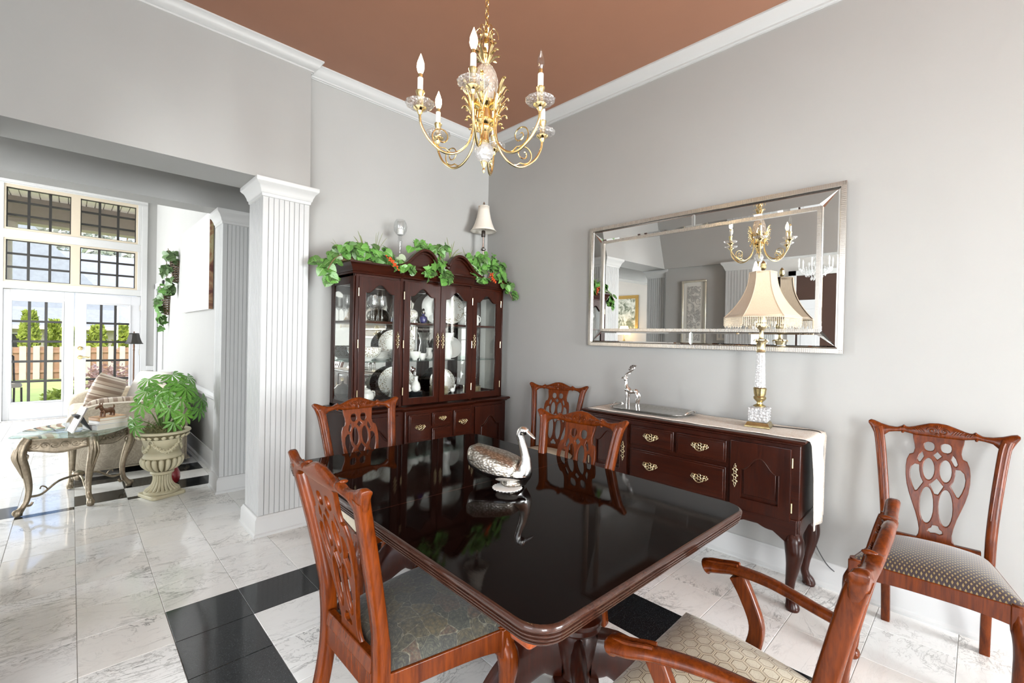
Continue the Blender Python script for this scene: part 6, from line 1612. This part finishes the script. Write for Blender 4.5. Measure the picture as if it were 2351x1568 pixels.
# ---------------------------------------------------------------- seen in the mirror: artwork, switch, foyer pieces
def framed(name, label, loc, rz, w, h, fmat, amat, fwid=.05, matw=.0, cat='picture', group=None):
    t_ = thing(name, label, cat, loc, rz, group)
    f = MB()
    for o0, y in ((0, -.03),):
        f.box(-w/2, w/2, y, -.002, h/2-fwid, h/2).box(-w/2, w/2, y, -.002, -h/2, -h/2+fwid).box(-w/2, -w/2+fwid, y, -.002, -h/2+fwid, h/2-fwid).box(w/2-fwid, w/2, y, -.002, -h/2+fwid, h/2-fwid)
    f.build('frame', fmat, t_, .006)
    if matw: MB().box(-w/2+fwid, w/2-fwid, -.012, -.004, -h/2+fwid, h/2-fwid).build('mat_board', 'art_mat', t_)
    MB().box(-w/2+fwid+matw, w/2-fwid-matw, -.015, -.006, -h/2+fwid+matw, h/2-fwid-matw).build('art', amat, t_)
    return t_
framed('framed_print', 'tall framed ink print on the grey wall, reflected in the mirror', (-.34, 2.89, 1.72), PI/2, .36, .95, 'silver_frame', 'ink_art', .028, .055)
framed('landscape_painting', 'gold-framed landscape painting reflected at the left of the mirror', (-4.45, 6.62, 1.95), PI/2, .85, .95, 'gold_frame', 'landscape_art', .085)
sp_ = MB().box(-.06, .06, -.008, 0, -.06, .06).build('switch_plate', 'switch_plate', None, .003); sp_.location = (-.34, 2.50, 1.40); sp_.rotation_euler.z = PI/2
for k in (-.025, .025): MB().box(k-.012, k+.012, -.012, -.006, -.025, .025).build('rocker', 'white_trim', sp_)
tag(sp_, 'cream double light switch on the grey wall, reflected in the mirror', 'light switch')
cs = thing('console_table', 'dark console table under the landscape painting, reflected in the mirror', 'table', (-4.22, 6.5, 0))
MB().box(-.2, .2, -.55, .55, .86, .90).build('top', 'brown_door_wood', cs, .004)
for sx in (-1, 1):
    for sy in (-1, 1): MB().box(sx*.16-.025, sx*.16+.025, sy*.5-.025, sy*.5+.025, 0, .86).build('leg', 'brown_door_wood', cs, .004)
sl_ = thing('console_lamp', 'small lit table lamp on the console, reflected in the mirror', 'lamp', (-4.2, 6.46, .901))
MB().lathe([(.07, 0), (.07, .015), (.03, .04), (.05, .15), (.06, .25), (.03, .36), (.012, .40), (.012, .52)], 18).build('base', 'antique_brass', sl_)
s_ = MB().lathe([(.17, .50), (.09, .72)], 24, cap=False).build('shade', 'small_lamp_lit', sl_); z_ = s_.modifiers.new('t', 'SOLIDIFY'); z_.thickness = .003
c2 = thing('crystal_chandelier', 'white crystal chandelier of the foyer, reflected at the right of the mirror', 'chandelier', (-2.95, 1.98, 2.35))
m = MB(); rc = random.Random(8)
for ring_r, zc_, cnt in ((.06, .05, 10), (.14, .12, 20), (.22, .20, 30), (.10, .30, 14), (.05, .42, 8), (.04, .50, 6)):
    for k in range(cnt):
        a = 2*PI*k/cnt; m.lathe([(0, -.045), (.012, -.02), (.014, 0), (.004, .018), (0, .02)], 6, (ring_r*math.cos(a), ring_r*math.sin(a), zc_+rc.uniform(-.01, .01)))
cr_ = m.build('crystal_drops', 'crystal', c2, angle=10); cr_['kind'] = 'stuff'
MB().lathe([(.02, .04), (.03, .10), (.015, .2), (.02, .30), (.01, .45), (.008, 1.04)], 12).build('stem', 'silver', c2)
for k in range(6):
    a = 2*PI*k/6; c, s = math.cos(a), math.sin(a)
    ar = MB().tube(smoothpath([(c*.02, s*.02, .16), (c*.12, s*.12, .10), (c*.24, s*.24, .17), (c*.25, s*.25, .24)], 4), .006, 6).build('arm', 'silver', c2)
    MB().lathe([(.012, .24), (.012, .32), (.016, .335), (.014, .36), (0, .40)], 10, (c*.25, s*.25, 0)).build('candle_bulb', 'candle_white', ar)
# dark brown doorway and a white door at the foyer's far wall
pn = struct('wall_accent', MB().box(-4.449, -4.40, 1.75, 2.62, 0, 2.62), 'dark_brown_paint')
struct('trim_11', MB().box(-4.45, -4.37, 2.62, 2.76, 0, 2.72).box(-4.45, -4.37, 1.62, 2.76, 2.62, 2.72), 'white_trim', bevel=.004)
d4 = struct('door_4', MB().box(-4.44, -4.38, 2.2, 2.58, .01, 2.13), 'door_paint', bevel=.004)
for z0, z1 in ((.2, .95), (1.1, 1.95)): MB().box(-4.383, -4.372, 2.26, 2.52, z0, z1).build('panel', 'door_paint', d4, .004)

# ---------------------------------------------------------------- garden
gr = struct('ground_lawn', B(-14, 14, 12.6, 46, -.45, -.16), 'lawn')
struct('ground_patio', B(-14, 14, 9.86, 12.6, -.40, -.10), 'concrete')
# porch roof with soffit boards, beam and a post
pr_ = struct('porch_roof', B(-5, 5, 9.86, 12.75, 3.80, 3.95), 'soffit')
sb_m = MB().box(-.055, .055, 9.88, 12.35, 3.765, 3.80).mesh('soffit_board', smooth=False)
for k in range(26):
    o = obj('soffit_board', sb_m, 'soffit', pr_); o.location.x = -1.75+.125*k
bmn = struct('porch_beam', MB().box(-5, 5, 12.32, 12.62, 3.36, 3.80), 'porch_beam')
MB().box(-5, 5, 12.30, 12.64, 3.30, 3.37).build('beam_cap', 'porch_beam', bmn, .006)
pp = thing('porch_post', 'round porch post outside the garden windows', 'post', (-.90, 12.47, -.10))
MB().lathe([(.16, 0), (.16, .10), (.12, .13), (.115, 1.2), (.105, 3.10), (.12, 3.13), (.10, 3.16), (.14, 3.22), (.17, 3.28), (.17, 3.40)], 26).build('shaft', 'fence_pale', pp)
# fence boards, each its own
fn = thing('garden_fence', 'weathered wooden board fence across the garden', 'fence', (0, 19.3, -.16))
f1 = MB().box(-.068, .068, -.012, .012, 0, .98).mesh('board', smooth=False); f1.materials.append(M['fence_pale'])
f2 = MB().box(-.068, .068, -.012, .012, 0, .95).mesh('board', smooth=False); f2.materials.append(M['fence_wood'])
for k in range(34):
    o = bpy.data.objects.new('board', f1 if k % 2 == 0 else f2); COL.objects.link(o); o.parent = fn; o.location = (-2.1+k*.137, -.035 if k % 2 == 0 else .03, random.uniform(-.01, .01))
for z in (.2, .78): MB().box(-2.2, 2.6, -.02, .015, z, z+.08).build('rail', 'fence_wood', fn)
# arborvitae
def conifer(label, x, y, h, r, seed):
    t_ = thing('arborvitae', label, 'tree', (x, y, -.16), 0, 'arborvitae behind the fence'); rr = random.Random(seed)
    MB().lathe([(.06, 0), (.05, h*.5), (.01, h*.95)], 8).build('trunk', 'stem_brown', t_)
    m = MB()
    for k in range(900):
        f = rr.random()**.8; a = rr.uniform(0, 2*PI); rad = r*(math.sin(PI*min(1, .18+.82*(1-f)))**.7*(1-f*.55))*rr.uniform(.75, 1.05); z = .1+f*(h-.1)
        p = Vector((rad*math.cos(a), rad*math.sin(a), z)); d1 = Vector((rr.uniform(-1, 1), rr.uniform(-1, 1), rr.uniform(.2, 1.4))).normalized()*.13; d2 = Vector((rr.uniform(-1, 1), rr.uniform(-1, 1), rr.uniform(-.4, .4))).normalized()*.07
        m.add([p-d2, p+d2, p+d1], [(0, 1, 2)])
    m.build('foliage', 'arborvitae', t_, smooth=False)
conifer('leftmost golden-green arborvitae behind the fence', -.92, 20.2, 2.0, .30, 1)
conifer('second golden-green arborvitae from the left behind the fence', -.40, 21.0, 1.75, .27, 2)
conifer('third golden-green arborvitae from the left behind the fence', -.05, 20.3, 1.55, .26, 3)
conifer('fourth golden-green arborvitae from the left behind the fence', .62, 20.3, 1.6, .36, 4)
conifer('fifth golden-green arborvitae from the left behind the fence', 1.25, 20.4, 1.65, .32, 5)
conifer('rightmost golden-green arborvitae behind the fence', 1.85, 20.3, 1.5, .30, 6)
# neighbour's house
nh = thing('neighbour_house', 'low neighbouring house with grey shingle roof beyond the fence', 'house', (0, 27, -.2))
MB().box(-9, 9, 0, 6, 0, 1.62).build('wall', 'siding', nh)
MB().prism([(-.7, 1.55), (-.7, 1.68), (3.2, 5.2), (7.2, 1.68), (7.2, 1.55)], -9.8, 9.8, 'yz').build('roof', 'roof_shingle', nh)
MB().box(-9.8, 9.8, -.76, -.68, 1.50, 1.66).build('fascia', 'fence_pale', nh)
for x in (-1.6, .8, 2.6):
    w_ = MB().box(x-.35, x+.35, -.03, .02, .7, 1.35).build('window', 'white_trim', nh); MB().box(x-.29, x+.29, -.04, -.02, .76, 1.29).build('pane', 'black_metal', w_)
gb = MB().prism([(-7.5, 1.6), (-2.65, 7.6), (2.2, 1.6)], .1, 5, 'xz').build('gable', 'roof_shingle', nh)
def bigtree(label, x, y, h, r, seed):
    t_ = thing('garden_tree', label, 'tree', (x, y, -.2), 0, 'trees beyond the houses'); rr = random.Random(seed)
    MB().lathe([(.25, 0), (.18, h*.5), (.05, h*.9)], 8).build('trunk', 'stem_brown', t_)
    m = MB()
    for k in range(1500):
        a = Vector((rr.gauss(0, 1), rr.gauss(0, 1), rr.gauss(0, 1))).normalized()*rr.uniform(.6, 1); p = Vector((a.x*r, a.y*r, h*.68+a.z*r*.8))
        d1 = Vector((rr.uniform(-1, 1), rr.uniform(-1, 1), rr.uniform(-1, 1))).normalized()*.4; d2 = Vector((rr.uniform(-1, 1), rr.uniform(-1, 1), rr.uniform(-1, 1))).normalized()*.25
        m.add([p-d2, p+d2, p+d1], [(0, 1, 2)])
    m.build('foliage', 'tree_far', t_, smooth=False)
bigtree('broad hazy tree beyond the neighbouring roof, left of three', .1, 44, 10.6, 2.7, 21)
bigtree('tall hazy tree beyond the neighbouring roof, middle of three', 3.3, 50, 10.6, 2.4, 22)
bigtree('low hazy tree beyond the neighbouring roof, right of three', 6.0, 44, 8.6, 2.0, 23)
# shrubs by the patio and an iron chair
def shrub(label, x, y, r, h, mat, seed, n=420):
    t_ = thing('garden_shrub', label, 'shrub', (x, y, -.16)); rr = random.Random(seed); m = MB()
    for k in range(n):
        a = Vector((rr.gauss(0, 1), rr.gauss(0, 1), abs(rr.gauss(0, 1)))).normalized()*rr.uniform(.5, 1); p = Vector((a.x*r, a.y*r, .02+a.z*h))
        d1 = Vector((rr.uniform(-1, 1), rr.uniform(-1, 1), rr.uniform(-.2, 1))).normalized()*.09; d2 = Vector((rr.uniform(-1, 1), rr.uniform(-1, 1), rr.uniform(-.5, .5))).normalized()*.05
        m.add([p-d2, p+d2, p+d1], [(0, 1, 2)])
    m.build('foliage', mat, t_, smooth=False); MB().lathe([(.02, 0), (.012, h*.6)], 6).build('stem', 'stem_brown', t_)
shrub('low green shrub at the lawn edge outside the left door', -.05, 13.3, .40, .25, 'arborvitae', 31)
shrub('pinkish flowering shrub outside the right door', .62, 14.2, .65, .75, 'pink_flowers', 32, 700)
ic_ = thing('patio_chair', 'dark scrolled iron patio chair outside the left door', 'chair', (-.86, 11.7, -.10), .3)
ch_ = MB()
for s in (-1, 1):
    ch_.tube(smoothpath([(s*.2, .2, 0), (s*.2, .18, .42), (s*.2, .24, .95)], 4), .014, 6); ch_.tube([(s*.2, -.2, 0), (s*.2, -.18, .42)], .014, 6)
ch_.build('frame', 'iron_dark', ic_)
sc_ = MB()
for s in (-1, 1):
    sc_.tube([(s*(.08+.06*math.cos(q)*(1-q/9)), .22, .75+.10*math.sin(q)*(1-q/9)) for q in [i*.45 for i in range(16)]], .008, 6)
sc_.tube(smoothpath([(-.2, .24, .95), (0, .25, 1.03), (.2, .24, .95)], 5), .012, 6); sc_.build('scroll_back', 'iron_dark', ic_)
softbox(-.21, .21, -.21, .19, .42, .50, .03).build('seat_cushion', 'siding', ic_)
